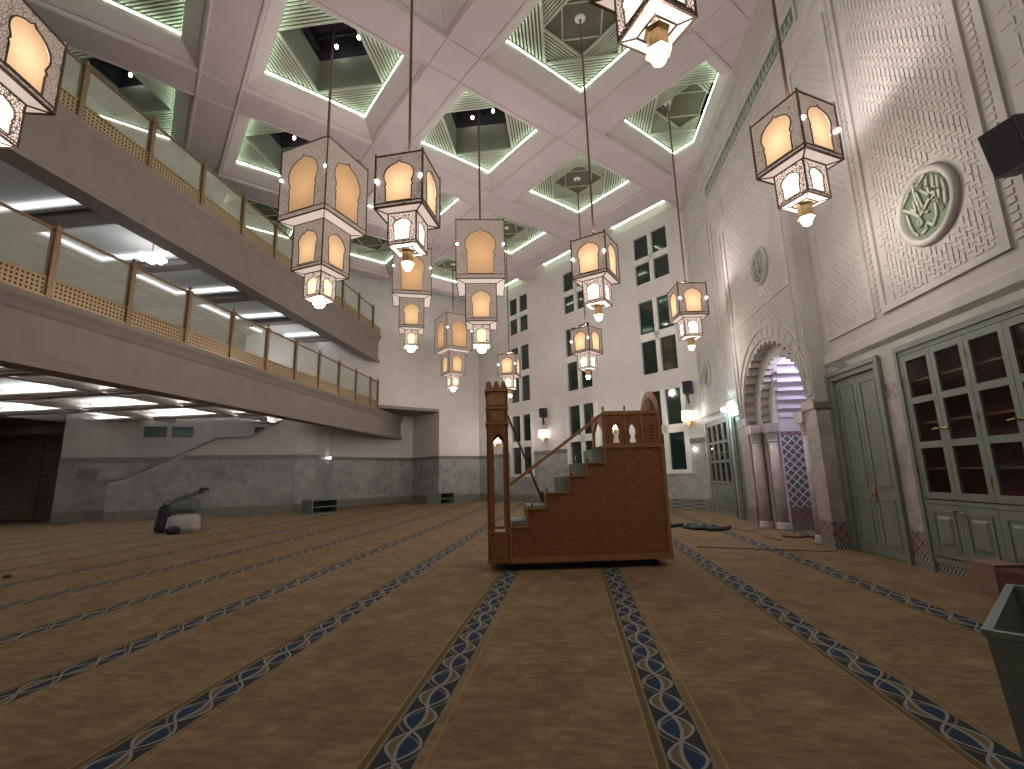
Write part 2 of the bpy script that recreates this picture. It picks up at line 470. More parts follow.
for a, b, poly in coffers:
    x, y = ab(a, b); n = len(poly); full = x + 2.1 < 4.8 and a + 1.5 < 16.9
    # LED strip on the inner faces of the lip
    cx = sum(p[0] for p in poly) / n; cy = sum(p[1] for p in poly) / n
    if y > -3 and x > -22:
        st = MB()
        for i in range(n):
            p, q = poly[i], poly[(i + 1) % n]
            pi = (p[0] + (cx - p[0]) * .006, p[1] + (cy - p[1]) * .006); qi = (q[0] + (cx - q[0]) * .006, q[1] + (cy - q[1]) * .006)
            st.add([(*pi, 12.985), (*qi, 12.985), (*qi, 13.045), (*pi, 13.045)], [(0, 1, 2, 3)])
        o = st.build('led_strip', M['led'], ceiling); tag(o, kind='structure')
    kind = 'open' if in_open(a, b) else 'closed'
    me, mb_ = CM[kind], CB[kind]
    if not full:
        me = me.copy(); mb_ = mb_.copy(); mt = Matrix.Rotation(PI / 4, 4, 'Z')
        # clip in local coords
        loc = Vector((x, y, 13.0)); inv = (Matrix.Translation(loc) @ mt).inverted()
        pl = []
        for co, no in (((4.87, 0, 13), (1, 0, 0)), ((16.98 * S2, 16.98 * S2, 13), (S2, S2, 0))):
            pl.append((inv @ Vector(co), inv.to_3x3() @ Vector(no)))
        clip_mesh(me, pl); clip_mesh(mb_, pl)
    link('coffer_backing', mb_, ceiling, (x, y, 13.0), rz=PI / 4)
    link('ribbed_coffer_panel', me, ceiling, (x, y, 13.0), rz=PI / 4)
    if kind == 'open':
        link('skylight_shaft', SHAFT, ceiling, (x, y, 13.0), rz=PI / 4)
        link('skylight_roof', ROOF, ceiling, (x, y, 13.0), rz=PI / 4)
        link('roof_bars', BARS, ceiling, (x, y, 13.0), rz=PI / 4)
        for dx, dy in ((.45, .55), (-.35, .75)): link('roof_spot', SPOT, ceiling, (x + dx, y + dy, 14.35))
# beam seams: shallow mouldings along both directions
fil = MB()
for c_ in [3.3 - 2.45 + 4.9 * i for i in range(-5, 5)]:
    for e in (-.5, .5):
        fil.add([(*ab(c_ + e - .02, -26), ZC - .025), (*ab(c_ + e + .02, -26), ZC - .025), (*ab(c_ + e + .02, 30), ZC - .025), (*ab(c_ + e - .02, 30), ZC - .025),
                 (*ab(c_ + e - .04, -26), ZC), (*ab(c_ + e + .04, -26), ZC), (*ab(c_ + e + .04, 30), ZC), (*ab(c_ + e - .04, 30), ZC)],
                [(0, 1, 2, 3), (0, 4, 7, 3), (1, 2, 6, 5)])
for c_ in [2.1 - 2.45 + 4.9 * i for i in range(-3, 6)]:
    for e in (-.5, .5):
        fil.add([(*ab(-26, c_ + e - .02), ZC - .025), (*ab(-26, c_ + e + .02), ZC - .025), (*ab(20, c_ + e + .02), ZC - .025), (*ab(20, c_ + e - .02), ZC - .025),
                 (*ab(-26, c_ + e - .04), ZC), (*ab(-26, c_ + e + .04), ZC), (*ab(20, c_ + e + .04), ZC), (*ab(20, c_ + e - .04), ZC)],
                [(0, 1, 2, 3), (0, 4, 7, 3), (1, 2, 6, 5)])
me = fil.mesh('beam_moulding', M['ceiling'])
clip_mesh(me, [((XR, 0, 0), (1, 0, 0)), ((AF * S2, AF * S2, 0), (S2, S2, 0)), ((-BL * S2, BL * S2, 0), (-S2, S2, 0)), ((-26, 0, 0), (-1, 0, 0)), ((0, -8, 0), (0, -1, 0))])
link('beam_moulding', me, ceiling)

# ------------------------------------------------------------------ walls
def seg(name, p, q, z0, z1, mat, th=.3, off=0.0, side=1, kind='structure', parent=None):
    """wall box from p to q; room side is on the `side` of p->q (left = 1); body lies behind the face"""
    p, q = Vector(p), Vector(q); d = (q - p).normalized(); nrm = Vector((-d.y, d.x)) * side
    a0, b0 = p + nrm * off, q + nrm * off; a1, b1 = p - nrm * th, q - nrm * th
    v = [(*c_, z) for z in (z0, z1) for c_ in (a0, b0, b1, a1)]
    mb = MB().add(v, [(0, 1, 2, 3), (4, 7, 6, 5), (0, 4, 5, 1), (1, 5, 6, 2), (2, 6, 7, 3), (3, 7, 4, 0)])
    o = mb.build(name, mat, parent)
    if kind: o['kind'] = kind
    return o
trim_n = [0]
def dado(p, q, side, z_top=2.72):
    """marble wainscot, dark cap and tiled foot along a wall"""
    trim_n[0] += 1; k = trim_n[0]
    seg('trim_%d' % k, p, q, .42, z_top - .2, M['marble'], .02, .03, side)
    seg('trim_%d_cap' % k, p, q, z_top - .2, z_top, M['cap'], .02, .055, side)
    seg('baseboard_%s' % 'abcdefghijklmnopqrstuvw'[k], p, q, 0, .42, M['tile_band'], .02, .04, side)

# right wall
rw = MB()
NEAR_CAB = (5.28, 7.8); NEAR_DOOR = (8.24, 9.8); FAR_DOOR = (14.25, 15.55); FAR_CAB = (15.95, 18.45)
rw.box(XR, XR + .3, -9, 10.1, 3.24, 13.6); rw.box(XR, XR + .3, 13.7, 19.3, 3.24, 13.6); rw.box(XR, XR + .3, 10.1, 13.7, 4.9, 13.6)
for y0, y1 in ((-9, NEAR_CAB[0]), (NEAR_CAB[1], NEAR_DOOR[0]), (NEAR_DOOR[1], 10.1), (13.7, FAR_DOOR[0]), (FAR_DOOR[1], FAR_CAB[0]), (FAR_CAB[1], 19.3)):
    rw.box(XR, XR + .3, y0, y1, 0, 3.24)
struct(rw, 'wall_right', M['stucco'])
arch_c = 11.9
def arch_pts(cy, hw, z0, zs, zt, L=22):
    """pointed horseshoe outline with scalloped lobes, from (cy+hw, z0) round to (cy-hw, z0)"""
    m_ = 60; R = []
    for i in range(m_ + 1):
        ang = -0.28 + i / m_ * (PI + .56)
        x = math.cos(ang); z = math.sin(ang)
        zb = zs + .25 * hw
        zz = zb + (z * (zt - zb) if z > 0 else z * hw)
        R.append((x * hw * (1.03 - .14 * max(0, z) ** 2), zz))
    out = []
    def at(t):
        k = t * m_; j = min(int(k), m_ - 1); f = k - j
        return (R[j][0] + (R[j + 1][0] - R[j][0]) * f, R[j][1] + (R[j + 1][1] - R[j][1]) * f)
    for i in range(L):
        a_, b_ = at(i / L), at((i + 1) / L)
        dx, dz = b_[0] - a_[0], b_[1] - a_[1]; l = math.hypot(dx, dz)
        nx, nz = dz / l, -dx / l
        for s in (0, .2, .4, .6, .8):
            h = math.sin(s * PI) * l * .45
            out.append((a_[0] + dx * s + nx * h, a_[1] + dz * s + nz * h))
    out.append(R[-1])
    return [(cy + hw, z0), (cy + hw, R[0][1] - .05)] + [(cy + x, z) for x, z in out] + [(cy - hw, R[0][1] - .05), (cy - hw, z0)]
XB = 4.8; BY0, BY1, BZ = 9.85, 14.1, 8.75
MUC = 'wall_mihrab'
notch = [(BY0, 0), (BY0, BZ), (BY1, BZ), (BY1, 0)] + arch_pts(arch_c, 1.6, 0, 2.55, 4.42)
struct(MB().extrude(notch, [], lambda u_, v_, w: (XB + w, u_, v_), .25), 'wall_mihrab', M['stucco'])
struct(MB().box(XB + .25, XR, BY0, 10.1, 0, BZ).box(XB + .25, XR, 13.7, BY1, 0, BZ).box(XB + .25, XR, 10.1, 13.7, 4.9, BZ), 'wall_mihrab_side', M['stucco'])
notch = [(10.1, 0), (10.1, 4.9), (13.7, 4.9), (13.7, 0)] + arch_pts(arch_c, 1.2, 0, 2.55, 4.12)
struct(MB().extrude(notch, [], lambda u_, v_, w: (XB + .25 + w, u_, v_), .22), 'wall_mihrab_inner', M['stucco'])
# niche interior: side walls, back, stepped cornices
NY0, NY1, NX0, NX1 = 11.05, 12.72, XB + .47, 6.6
mb = MB(); t = .08
mb.box(NX0, NX1, NY1, NY1 + t, 2.4, 4.6).box(NX0, NX1, NY0 - t, NY0, 2.4, 4.6).box(NX1, NX1 + t, NY0 - t, NY1 + t, 2.4, 4.6)
mb.box(NX0, NX1 + t, NY0 - t, NY1 + t, 4.5, 4.6)
mb.box(NX0 - .02, NX0 + .05, NY1, 13.7, 0, 4.6).box(NX0 - .02, NX0 + .05, 10.1, NY0, 0, 4.6)
struct(mb, 'wall_niche', M['mihrab_in'])
for nm, (x0, x1, y0, y1) in dict(left=(NX0, NX1, NY1, NY1 + t), right=(NX0, NX1, NY0 - t, NY0), back=(NX1, NX1 + t, NY0 - t, NY1 + t)).items():
    struct(MB().box(x0, x1, y0, y1, .55, 2.3), 'trim_niche_tile_' + nm, M['tile_diamond'])
    struct(MB().box(x0, x1, y0, y1, .14, .55).box(x0, x1, y0, y1, 2.3, 2.4), 'trim_niche_band_' + nm, M['tile_red'])
    struct(MB().box(x0, x1, y0, y1, 0, .14), 'baseboard_niche_' + nm, M['tile_zig'])
cor = MB()
for k in range(7):
    z = 2.75 + k * .22; e = .03 + .045 * k
    cor.box(NX0, NX1, NY1 - e, NY1, z, z + .07).box(NX1 - e, NX1, NY0, NY1, z, z + .07).box(NX0, NX1, NY0, NY0 + e, z, z + .07)
struct(cor, 'trim_niche_cornice', M['mihrab_in'])
# niche lamp (cool violet light inside the niche)
def point(name, loc, power, col, r=.08):
    l = bpy.data.lights.new(name, 'POINT'); l.energy = power; l.color = col; l.shadow_soft_size = r
    o = bpy.data.objects.new(name, l); COL.objects.link(o); o.location = loc; return o
point('niche_lamp', (5.75, 11.75, 4.05), 55, (.80, .74, 1.0), .1)

# mihrab block cladding: marble piers, tile foot, dark capital band
def pier_clad(y0, y1, tag_):
    x0 = XB - .03
    struct(MB().box(x0, XB, y0, y1, .5, 2.62), 'trim_pier_' + tag_, M['marble_warm'])
    struct(MB().box(x0 - .01, XB, y0, y1, .14, .5), 'trim_pier_tile_' + tag_, M['tile_red'])
    struct(MB().box(x0 - .015, XB, y0 - .01, y1, 0, .14), 'baseboard_pier_' + tag_, M['tile_zig'])
    struct(MB().box(x0 - .04, XB, y0 - .04, y1, 2.62, 2.80), 'trim_pier_capital_' + tag_, M['marble_warm'])
pier_clad(BY0, 10.3, 'near'); pier_clad(13.5, BY1, 'far')
struct(MB().box(XB - .03, XR, BY0 - .03, BY0, .5, 2.62), 'trim_pier_side', M['marble_warm'])
struct(MB().box(XB - .04, XR, BY0 - .045, BY0, .14, .5), 'trim_pier_side_tile', M['tile_red'])
struct(MB().box(XB - .04, XR, BY0 - .05, BY0, 0, .14), 'baseboard_pier_side', M['tile_zig'])
struct(MB().box(XB - .07, XR, BY0 - .07, BY0, 2.62, 2.74), 'trim_pier_side_capital', M['cap'])
# engaged marble columns at both jambs
def column(x, y, label, first=None):
    c = empty('marble_column', (x, y, 0)); tag(c, label, 'column', 'marble columns beside the prayer niche')
    MB().lathe([(.17, 0), (.17, .06), (.15, .10), (.16, .14), (.135, .18)], 20).build('base', M['column'], c, True)
    MB().lathe([(.135, .18), (.132, 1.2), (.125, 2.15)], 20).build('shaft', M['column'], c, True)
    MB().lathe([(.125, 2.15), (.145, 2.18), (.13, 2.21), (.15, 2.34), (.17, 2.40)], 20).box(-.18, .18, -.18, .18, 2.40, 2.62).build('capital', M['column'], c)
    return c
column(4.90, 13.32, 'front marble column on the far jamb of the prayer niche, nearest the blue-lit green door')
column(5.16, 12.92, 'marble column on the far jamb of the niche, second one in, right beside the diamond tiles')
column(4.90, 10.48, 'front marble column on the near jamb of the niche, behind the square marble pier')
column(5.16, 10.88, 'inner marble column on the near jamb of the niche, deepest behind the square marble pier')
# arch face ornament: radiating voussoir ridges, alfiz border
mb = MB()
R = arch_pts(arch_c, 1.66, 0, 2.55, 4.48, 22)
for i in range(0, 21):
    ang = -.15 + i / 20 * (PI + .3)
    c0 = (arch_c + math.cos(ang) * 1.72 * (1.03 - .14 * max(0, math.sin(ang)) ** 2), 2.95 + max(-.3, math.sin(ang)) * 1.62)
    c1 = (arch_c + math.cos(ang) * 2.0, 2.95 + max(-.3, math.sin(ang)) * 1.98)
    if abs(c1[0] - arch_c) < 1.98: mb.bar((XB, *c0), (XB, *c1), .03, .03, up=(1, 0, 0))
for rr in (1.72, 1.98):
    pts = [(XB - .01, arch_c + math.cos(a_) * rr, 2.95 + math.sin(a_) * (rr * .97)) for a_ in [PI * k / 30 for k in range(31)]]
    for p, q in zip(pts, pts[1:]): mb.bar(p, q, .04, .035, up=(1, 0, 0))
struct(mb, 'trim_arch_voussoirs', M['carving'])
def relief_diamond(mb, y0, y1, z0, z1, p, x, h=.02, w=.5):
    """field of small pyramids"""
    ny, nz = int((y1 - y0) / p), int((z1 - z0) / p); ox = (y1 - y0 - ny * p) / 2
    for k in range(nz):
        for l in range(ny):
            cy, cz = y0 + ox + (l + .5) * p + (p / 2 if k % 2 else 0) * .0, z0 + (k + .5) * p
            if (k + l) % 2: continue
            r = p * w
            mb.add([(x, cy - r, cz), (x, cy, cz - r), (x, cy + r, cz), (x, cy, cz + r), (x - h, cy, cz)], [(0, 1, 4), (1, 2, 4), (2, 3, 4), (3, 0, 4)])
def relief_stairs(mb, y0, y1, z0, z1, p, x, h=.010, w=.040, skip=None):
    """diagonal stepped key pattern"""
    ny, nz = int((y1 - y0) / p), int((z1 - z0) / p)
    for k in range(nz):
        for l in range(ny):
            yy, zz = y0 + l * p, z0 + k * p
            if skip and skip(yy + p / 2, zz + p / 2): continue
            g = (k - l) % 8
            if (k + l) % 2 == 0: mb.box(x - h, x, yy - w / 2, yy + w / 2, zz - w / 2, zz + p + w / 2)
            elif g != 3: mb.box(x - h, x, yy - w / 2, yy + p + w / 2, zz - w / 2, zz + w / 2)
            if g == 0: mb.box(x - h, x, yy - w / 2, yy + w / 2, zz, zz + p * 1.6)
def frame(mb, y0, y1, z0, z1, x, w=.09, h=.035):
    mb.box(x - h, x, y0, y1, z0, z0 + w).box(x - h, x, y0, y1, z1 - w, z1).box(x - h, x, y0, y0 + w, z0, z1).box(x - h, x, y1 - w, y1, z0, z1)
# spandrel field and side borders of the block
mb = MB()
def in_arch(y, z): return ((y - arch_c) / 2.05) ** 2 + ((z - 2.9) / 2.1) ** 2 < 1 or z < 2.9
def sp(mb, y0, y1, z0, z1, p, x):
    for k in range(int((z1 - z0) / p)):
        for l in range(int((y1 - y0) / p)):
            y, z = y0 + (l + .5) * p, z0 + (k + .5) * p
            if in_arch(y, z) or abs(y - 11.55) ** 2 + abs(z - 6.33) ** 2 < .4: continue
            if (k + l) % 2: mb.add([(x, y - .05, z - .05), (x, y + .05, z - .05), (x, y + .05, z + .05), (x, y - .05, z + .05), (x - .025, y, z)], [(0, 1, 4), (1, 2, 4), (2, 3, 4), (3, 0, 4)])
sp(mb, 10.25, 13.65, 2.9, 8.2, .11, XB)
struct(mb, 'trim_spandrel_carving', M['carving'])
mb = MB()
for y0, y1 in ((BY0 + .06, BY0 + .34), (BY1 - .34, BY1 - .06)):
    frame(mb, y0, y1, 2.9, 8.5, XB, .04, .03)
    for k in range(38):
        z = 3.02 + k * .142
        mb.bar((XB - .01, y0 + .07, z), (XB - .01, y1 - .07, z + .09), .035, .03, up=(1, 0, 0))
frame(mb, BY0 + .34, BY1 - .34, 5.35, 8.5, XB, .07, .03)
mb.box(XB - .05, XB, BY0 - .05, BY1 + .05, BZ - .12, BZ + .04).box(XB - .05, XR, BY0 - .05, BY0, BZ - .12, BZ + .04)
struct(mb, 'trim_mihrab_border', M['carving'])

# carved panels on the wall
def skip_med(cy, cz, r): return lambda y, z: (y - cy) ** 2 + (z - cz) ** 2 < r * r
mb = MB(); relief_stairs(mb, 5.80, 7.78, 4.03, 10.0, .085, XR, skip=skip_med(6.7, 5.02, .62)); struct(mb, 'trim_key_carving', M['carving'])
mb = MB(); frame(mb, 5.66, 7.95, 3.88, 10.15, XR, .1, .04); frame(mb, 8.15, 9.6, 3.88, 9.9, XR, .08, .03)
frame(mb, 15.95, 18.6, 3.88, 10.15, XR, .1, .04); frame(mb, 14.35, 15.7, 3.88, 9.9, XR, .08, .03)
frame(mb, 3.2, 5.45, 3.88, 10.15, XR, .1, .04)
for k in range(60): mb.box(XR - .02, XR, 5.5, 5.6, 3.95 + k * .105, 4.01 + k * .105)
for k in range(60): mb.box(XR - .02, XR, 8.02, 8.1, 3.95 + k * .105, 4.01 + k * .105)
struct(mb, 'trim_panel_frames', M['carving'])
mb = MB(); relief_diamond(mb, 8.3, 9.45, 4.05, 9.75, .085, XR, .022, .55); struct(mb, 'trim_floral_carving', M['carving'])
mb = MB(); relief_stairs(mb, 16.15, 18.4, 4.05, 10.0, .12, XR, skip=skip_med(17.78, 4.95, .6)); relief_diamond(mb, 14.5, 15.6, 4.05, 9.75, .1, XR, .022, .55)
struct(mb, 'trim_far_carving', M['carving'])
mb = MB(); relief_stairs(mb, 3.4, 5.3, 4.05, 10.0, .12, XR); struct(mb, 'trim_near_carving', M['carving'])
# string course: projecting stucco above the cupboards
mb = MB()
for y0, y1 in ((-9, BY0), (BY1, 18.95)):
    mb.add([(XR, y0, 3.40), (XR - .06, y0, 3.47), (XR - .06, y0, 3.62), (XR, y0, 3.66), (XR, y1, 3.40), (XR - .06, y1, 3.47), (XR - .06, y1, 3.62), (XR, y1, 3.66)],
           [(0, 1, 5, 4), (1, 2, 6, 5), (2, 3, 7, 6), (0, 3, 2, 1), (4, 5, 6, 7)])
mb.box(XR - .05, XR, -9, 18.9, 10.28, 10.36).box(XR - .05, XR, -9, 18.9, 11.4, 11.5).box(XR - .12, XR, -9, 18.9, 12.1, 12.5)
struct(mb, 'trim_string_course', M['carving'])

# marble and tile below, between the openings
k = 0
for y0, y1 in ((-9, NEAR_CAB[0] - .02), (NEAR_CAB[1] + .02, NEAR_DOOR[0] - .02), (BY1, FAR_DOOR[0] - .02), (FAR_DOOR[1] + .02, FAR_CAB[0] - .02), (FAR_CAB[1] + .02, 18.9)):
    k += 1
    struct(MB().box(XR - .02, XR, y0, y1, .52, 2.54), 'trim_marble_%d' % k, M['marble_warm'])
    struct(MB().box(XR - .025, XR, y0, y1, .15, .52).box(XR - .025, XR, y0, y1, 2.54, 2.77), 'trim_tile_%d' % k, M['tile_red'])
    struct(MB().box(XR - .035, XR, y0, y1, 0, .15), 'baseboard_right_%d' % k, M['tile_zig'])

# inscription strip high on the wall
strip = empty('inscription_frieze', (XR - .003, 12.3, 10.87)); tag(strip, 'long narrow green inscription frieze high on the carved wall', 'frieze')
MB().box(-.02, 0, -3.3, 3.3, -.22, .22).build('green_ground', M['medal_green'], strip)
fr = MB(); frame(fr, -3.36, 3.36, -.28, .28, -.0, .06, .05); fr.build('border', M['carving'], strip)
wr_ = MB(); random.seed(3)
y = -3.15
while y < 3.1:
    hgt = random.choice((.12, .15, .17)); w = random.uniform(.10, .2)
    pts = [(-.03, y, -.13), (-.03, y + w * .2, hgt), (-.03, y + w * .5, -.05), (-.03, y + w * .9, -.14), (-.03, y + w * 1.3, -.06)]
    for p, q in zip(pts, pts[1:]): wr_.bar(p, q, .03, .02, up=(1, 0, 0))
    y += w * 1.25
wr_.build('lettering', M['medal_white'], strip)

STROKES = [[(-0.11, 0.49), (0.03, 0.42), (0.1, 0.38)], [(0.16, 0.48), (0.17, 0.3), (0.13, 0.08), (0.11, -0.0)], [(0.12, 0.3), (0.08, 0.15), (0.05, 0.02)], [(0.03, 0.29), (-0.12, 0.12), (-0.25, -0.03), (-0.31, -0.21)], [(-0.32, 0.34), (-0.3, 0.12), (-0.28, -0.05), (-0.28, -0.21)], [(-0.24, 0.39), (-0.21, 0.16), (-0.2, -0.04), (-0.17, -0.26), (-0.08, -0.36), (0.01, -0.27)], [(-0.39, 0.22), (-0.4, 0.04), (-0.37, -0.15)], [(0.28, 0.37), (0.4, 0.29), (0.46, 0.24)], [(0.44, 0.19), (0.27, 0.04), (0.14, -0.11), (0.11, -0.22), (0.19, -0.24), (0.2, -0.15), (0.13, -0.14)], [(0.39, 0.06), (0.36, -0.13), (0.32, -0.27), (0.25, -0.36)], [(0.16, -0.38), (0.04, -0.35), (0.05, -0.3)], [(-0.24, 0.18), (-0.11, 0.08), (0.03, -0.03), (0.13, -0.09)], [(0.29, 0.13), (0.2, 0.02), (0.21, 0.2)], [(-0.12, 0.42), (-0.1, 0.28), (-0.14, 0.06)], [(0.02, -0.1), (-0.03, -0.11)], [(0.11, 0.42), (0.08, 0.34), (0.02, 0.35)]]
def medallion(x, y, z, r, label):
    x -= .003
    k = r / .55
    o = empty('calligraphy_medallion', (x, y, z)); tag(o, label, 'medallion', 'round calligraphy medallions on the carved wall')
    g = MB(); n = 40; ry = Matrix.Rotation(-PI / 2, 4, 'Y')
    g.lathe([(.0, .0), (.47 * k, .0), (.47 * k, .02), (0, .02)], n, mat=ry).build('green_disc', M['medal_green'], o)
    MB().lathe([(.455 * k, 0), (.455 * k, .06), (.49 * k, .085), (.54 * k, .07), (.56 * k, 0)], n, mat=ry).build('rim', M['carving'], o, True)
    w = MB()
    for st in STROKES:
        # rotate lettering frame: stroke coords are (y, z) offsets on the wall
        pts = [(-.035, p[0] * k * .9, p[1] * k * .9) for p in st]
        for p, q in zip(pts, pts[1:]): w.bar(p, q, .036 * k, .03, up=(1, 0, 0))
        for p in pts: w.lathe([(.018 * k, 0), (.018 * k, .03)], 8, c=(0, 0, 0), mat=Matrix.Translation((-.02, p[1], p[2])) @ ry)
    w.build('lettering', M['medal_white'], o)
    return o
medallion(XR, 6.69, 5.02, .545, 'large green and white calligraphy medallion nearest the black speaker')
medallion(XB, 11.5, 6.33, .46, 'green calligraphy medallion above the scalloped arch of the prayer niche')
medallion(XR, 17.78, 4.95, .49, 'small far calligraphy medallion above the far glazed cupboard')

# ------------------------------------------------------------------ window wall and the other walls
P_far0 = (XR + .3, AF / S2 - XR - .3); P_cor = ab(AF, BL)
wb = ab(AF, BL + .3)
COLS = [(10.62, 12.33), (15.29, 16.97), (19.96, 21.65)]
ROWS = [(1.54, 3.02, 3.35, 4.82), (5.6, 7.05, 7.39, 8.86), (9.69, 10.64, 10.90, 11.93)]
fa = MB()
def awall(mb, b0, b1, z0, z1, a0=AF, a1=AF + .3):
    p = [ab(a0, b0), ab(a0, b1), ab(a1, b1), ab(a1, b0)]
    v = [(*c_, z) for z in (z0, z1) for c_ in p]
    mb.add(v, [(0, 3, 2, 1), (4, 5, 6, 7), (0, 1, 5, 4), (1, 2, 6, 5), (2, 3, 7, 6), (3, 0, 4, 7)]); return mb
bs = [9.3] + [v for c_ in COLS for v in c_] + [BL + .3]
for i in range(0, len(bs), 2): awall(fa, bs[i], bs[i + 1], 0, 13.6)
zs = [0] + [v for r_ in ROWS for v in (r_[0], r_[3])] + [13.6]
for b0, b1 in COLS:
    for i in range(0, len(zs), 2): awall(fa, b0, b1, zs[i], zs[i + 1])
struct(fa, 'wall_far', M['plaster'])
wn = 0
for b0, b1 in COLS:
    for z0, z1, z2, z3 in ROWS:
        wn += 1
        bm_ = (b0 + b1) / 2; f = MB(); e = .1
        awall(f, bm_ - e, bm_ + e, z0, z3, AF - .005, AF + .16); awall(f, b0, b1, z1, z2, AF - .005, AF + .16)
        if z0 < 2:
            awall(f, b0 - .22, b0, z0 - .14, z3 + .05, AF - .04, AF + .05); awall(f, b1, b1 + .22, z0 - .14, z3 + .05, AF - .04, AF + .05)
            awall(f, b0 - .2, b1 + .2, z0 - .16, z0, AF - .07, AF + .1)
        w = struct(f, 'window_%d' % wn, M['frame_white'])
        g = MB()
        for q0, q1 in ((b0, bm_ - e), (bm_ + e, b1)):
            for y0, y1 in ((z0, z1), (z2, z3)):
                awall(g, q0, q1, y0, y1, AF + .10, AF + .12)
        struct(g, 'window_pane', M['night'], parent=w)
# dado on the window wall, between the low windows
lows = [9.79] + [v for c_ in COLS for v in (c_[0] - .22, c_[1] + .22)] + [BL]
for i in range(0, len(lows), 2): dado(ab(AF, lows[i]), ab(AF, lows[i + 1]), 1)
for b0, b1 in COLS:
    p, q = ab(AF, b0 - .22), ab(AF, b1 + .22)
    seg('trim_under_window', p, q, .42, 1.38, M['marble'], .02, .03, 1); seg('baseboard_under_window', p, q, 0, .42, M['tile_band'], .02, .04, 1)

# left diagonal wall
Q9 = (-7.72, 27.63); A4 = ab(3.6, BL)
seg('wall_left', P_cor, Q9, 0, 5.33, M['plaster'], .3, 0, 1)
seg('wall_left_upper', P_cor, A4, 5.33, 13.6, M['plaster'], .3, 0, 1)
dado(P_cor, Q9, 1)
# low recess and side walls under the gallery
Q8, Q7, Q6, Q5, Q4, Q3, Q2, Q1, Q0 = (-10.0, 29.6), (-12.85, 24.8), (-12.5, 22.35), (-13.05, 21.5), (-19.45, 18.25), (-19.9, 19.25), (-22.1, 18.4), (-22.5, 19.25), (-34, 19.25)
seg('wall_recess_side', Q9, Q8, 0, 5.33, M['plaster'], .3, 0, 1); dado(Q9, Q8, 1)
seg('wall_recess_back', Q8, Q7, 0, 5.33, M['plaster'], .3, 0, 1); dado(Q8, Q7, 1)
seg('wall_recess_corner', Q7, Q6, 0, 5.33, M['plaster'], .3, 0, 1); dado(Q7, Q6, 1)
seg('wall_pier', Q6, Q5, 0, 5.33, M['plaster'], .3, 0, 1); dado(Q6, Q5, 1)
seg('wall_marble_left', Q3, Q2, 0, 4.7, M['plaster'], .3, 0, 1); dado(Q3, Q2, 1)
seg('wall_gate_return', Q2, Q1, 0, 4.7, M['marble'], .3, 0, 1)
seg('wall_gate', Q1, Q0, 0, 4.7, M['marble'], .3, 0, 1)
# stair behind a solid parapet with sloping top
p, q = Vector(Q4), Vector(Q5); L = (q - p).length; d = (q - p) / L; nrm = Vector((-d.y, d.x)) * -1
prof = [(0, 0), (L, 0), (L, 4.5), (L * .93, 4.42), (L * .73, 3.55), (L * .54, 3.45), (L * .09, 1.75), (0, 1.6)]
def wf(off, z_only=None): return lambda u_, v_, w: (*(p + d * u_ + nrm * (off - w)), v_)
struct(MB().extrude(prof, [], wf(0), .16), 'wall_stair_parapet', M['plaster'])
marb = [(0, .42), (L, .42), (L, 2.52), (L * .30, 2.52), (L * .09, 1.62), (0, 1.48)]
struct(MB().extrude(marb, [], wf(.03), .05), 'trim_stair_marble', M['marble'])
struct(MB().extrude([(0, 0), (L, 0), (L, .42), (0, .42)], [], wf(.04), .06), 'baseboard_stair', M['tile_band'])
struct(MB().extrude([(L * .33, 2.52), (L, 2.52), (L, 2.72), (L * .38, 2.72)], [], wf(.055), .07), 'trim_stair_cap', M['cap'])
cp = MB()
tops = [(0, 1.6), (L * .09, 1.75), (L * .54, 3.45), (L * .73, 3.55), (L * .93, 4.42)]
for (a_, za), (b_, zb) in zip(tops, tops[1:]):
    A_, B_ = p + d * a_ + nrm * -.08, p + d * b_ + nrm * -.08
    cp.bar((A_.x, A_.y, za + .03), (B_.x, B_.y, zb + .03), .24, .08)
struct(cp, 'trim_stair_coping', M['cap'])
bk0, bk1 = Vector(Q3), q - nrm * 1.3
seg('wall_behind_stair', tuple(bk1), tuple(bk0), 0, 4.7, M['plaster'], .2, 0, 1)
dado(tuple(bk1), tuple(bk0), 1)
# steps of the stair behind the parapet
mb = MB()
for i in range(16):
    u_ = L * (.10 + .85 * i / 16); zt = .2 + i * .2
    A_ = p + d * u_ - nrm * .16; B_ = A_ + d * (L * .85 / 16); C_ = B_ - nrm * 1.1; D_ = A_ - nrm * 1.1
    mb.add([(*c_, z) for z in (0, zt) for c_ in (A_, B_, C_, D_)], [(0, 3, 2, 1), (4, 5, 6, 7), (0, 1, 5, 4), (1, 2, 6, 5), (2, 3, 7, 6), (3, 0, 4, 7)])
struct(mb, 'floor_stair', M['marble'])
# two dark windows in that back wall
for k, (f0, f1, z0, z1) in enumerate(((.09, .215, 3.62, 4.12), (.24, .36, 3.62, 4.12), (.72, .80, 3.3, 4.15), (.84, .93, 3.5, 4.2))):
    wn += 1; n_ = bk0 + (bk1 - bk0) * f0 + nrm * .02; m_ = bk0 + (bk1 - bk0) * f1 + nrm * .02
    o = seg('window_%d' % wn, tuple(m_), tuple(n_), z0, z1, M['night_matt'], .02, .0, 1)

# closing walls beyond the gallery and behind the viewer
seg('wall_gallery_back', (-27, 30), (-27, -9), 0, 13.6, M['plaster'], .3, 0, 1)
struct(MB().box(-34, 7.6, -9.3, -9, 0, 13.6), 'wall_behind', M['plaster'])

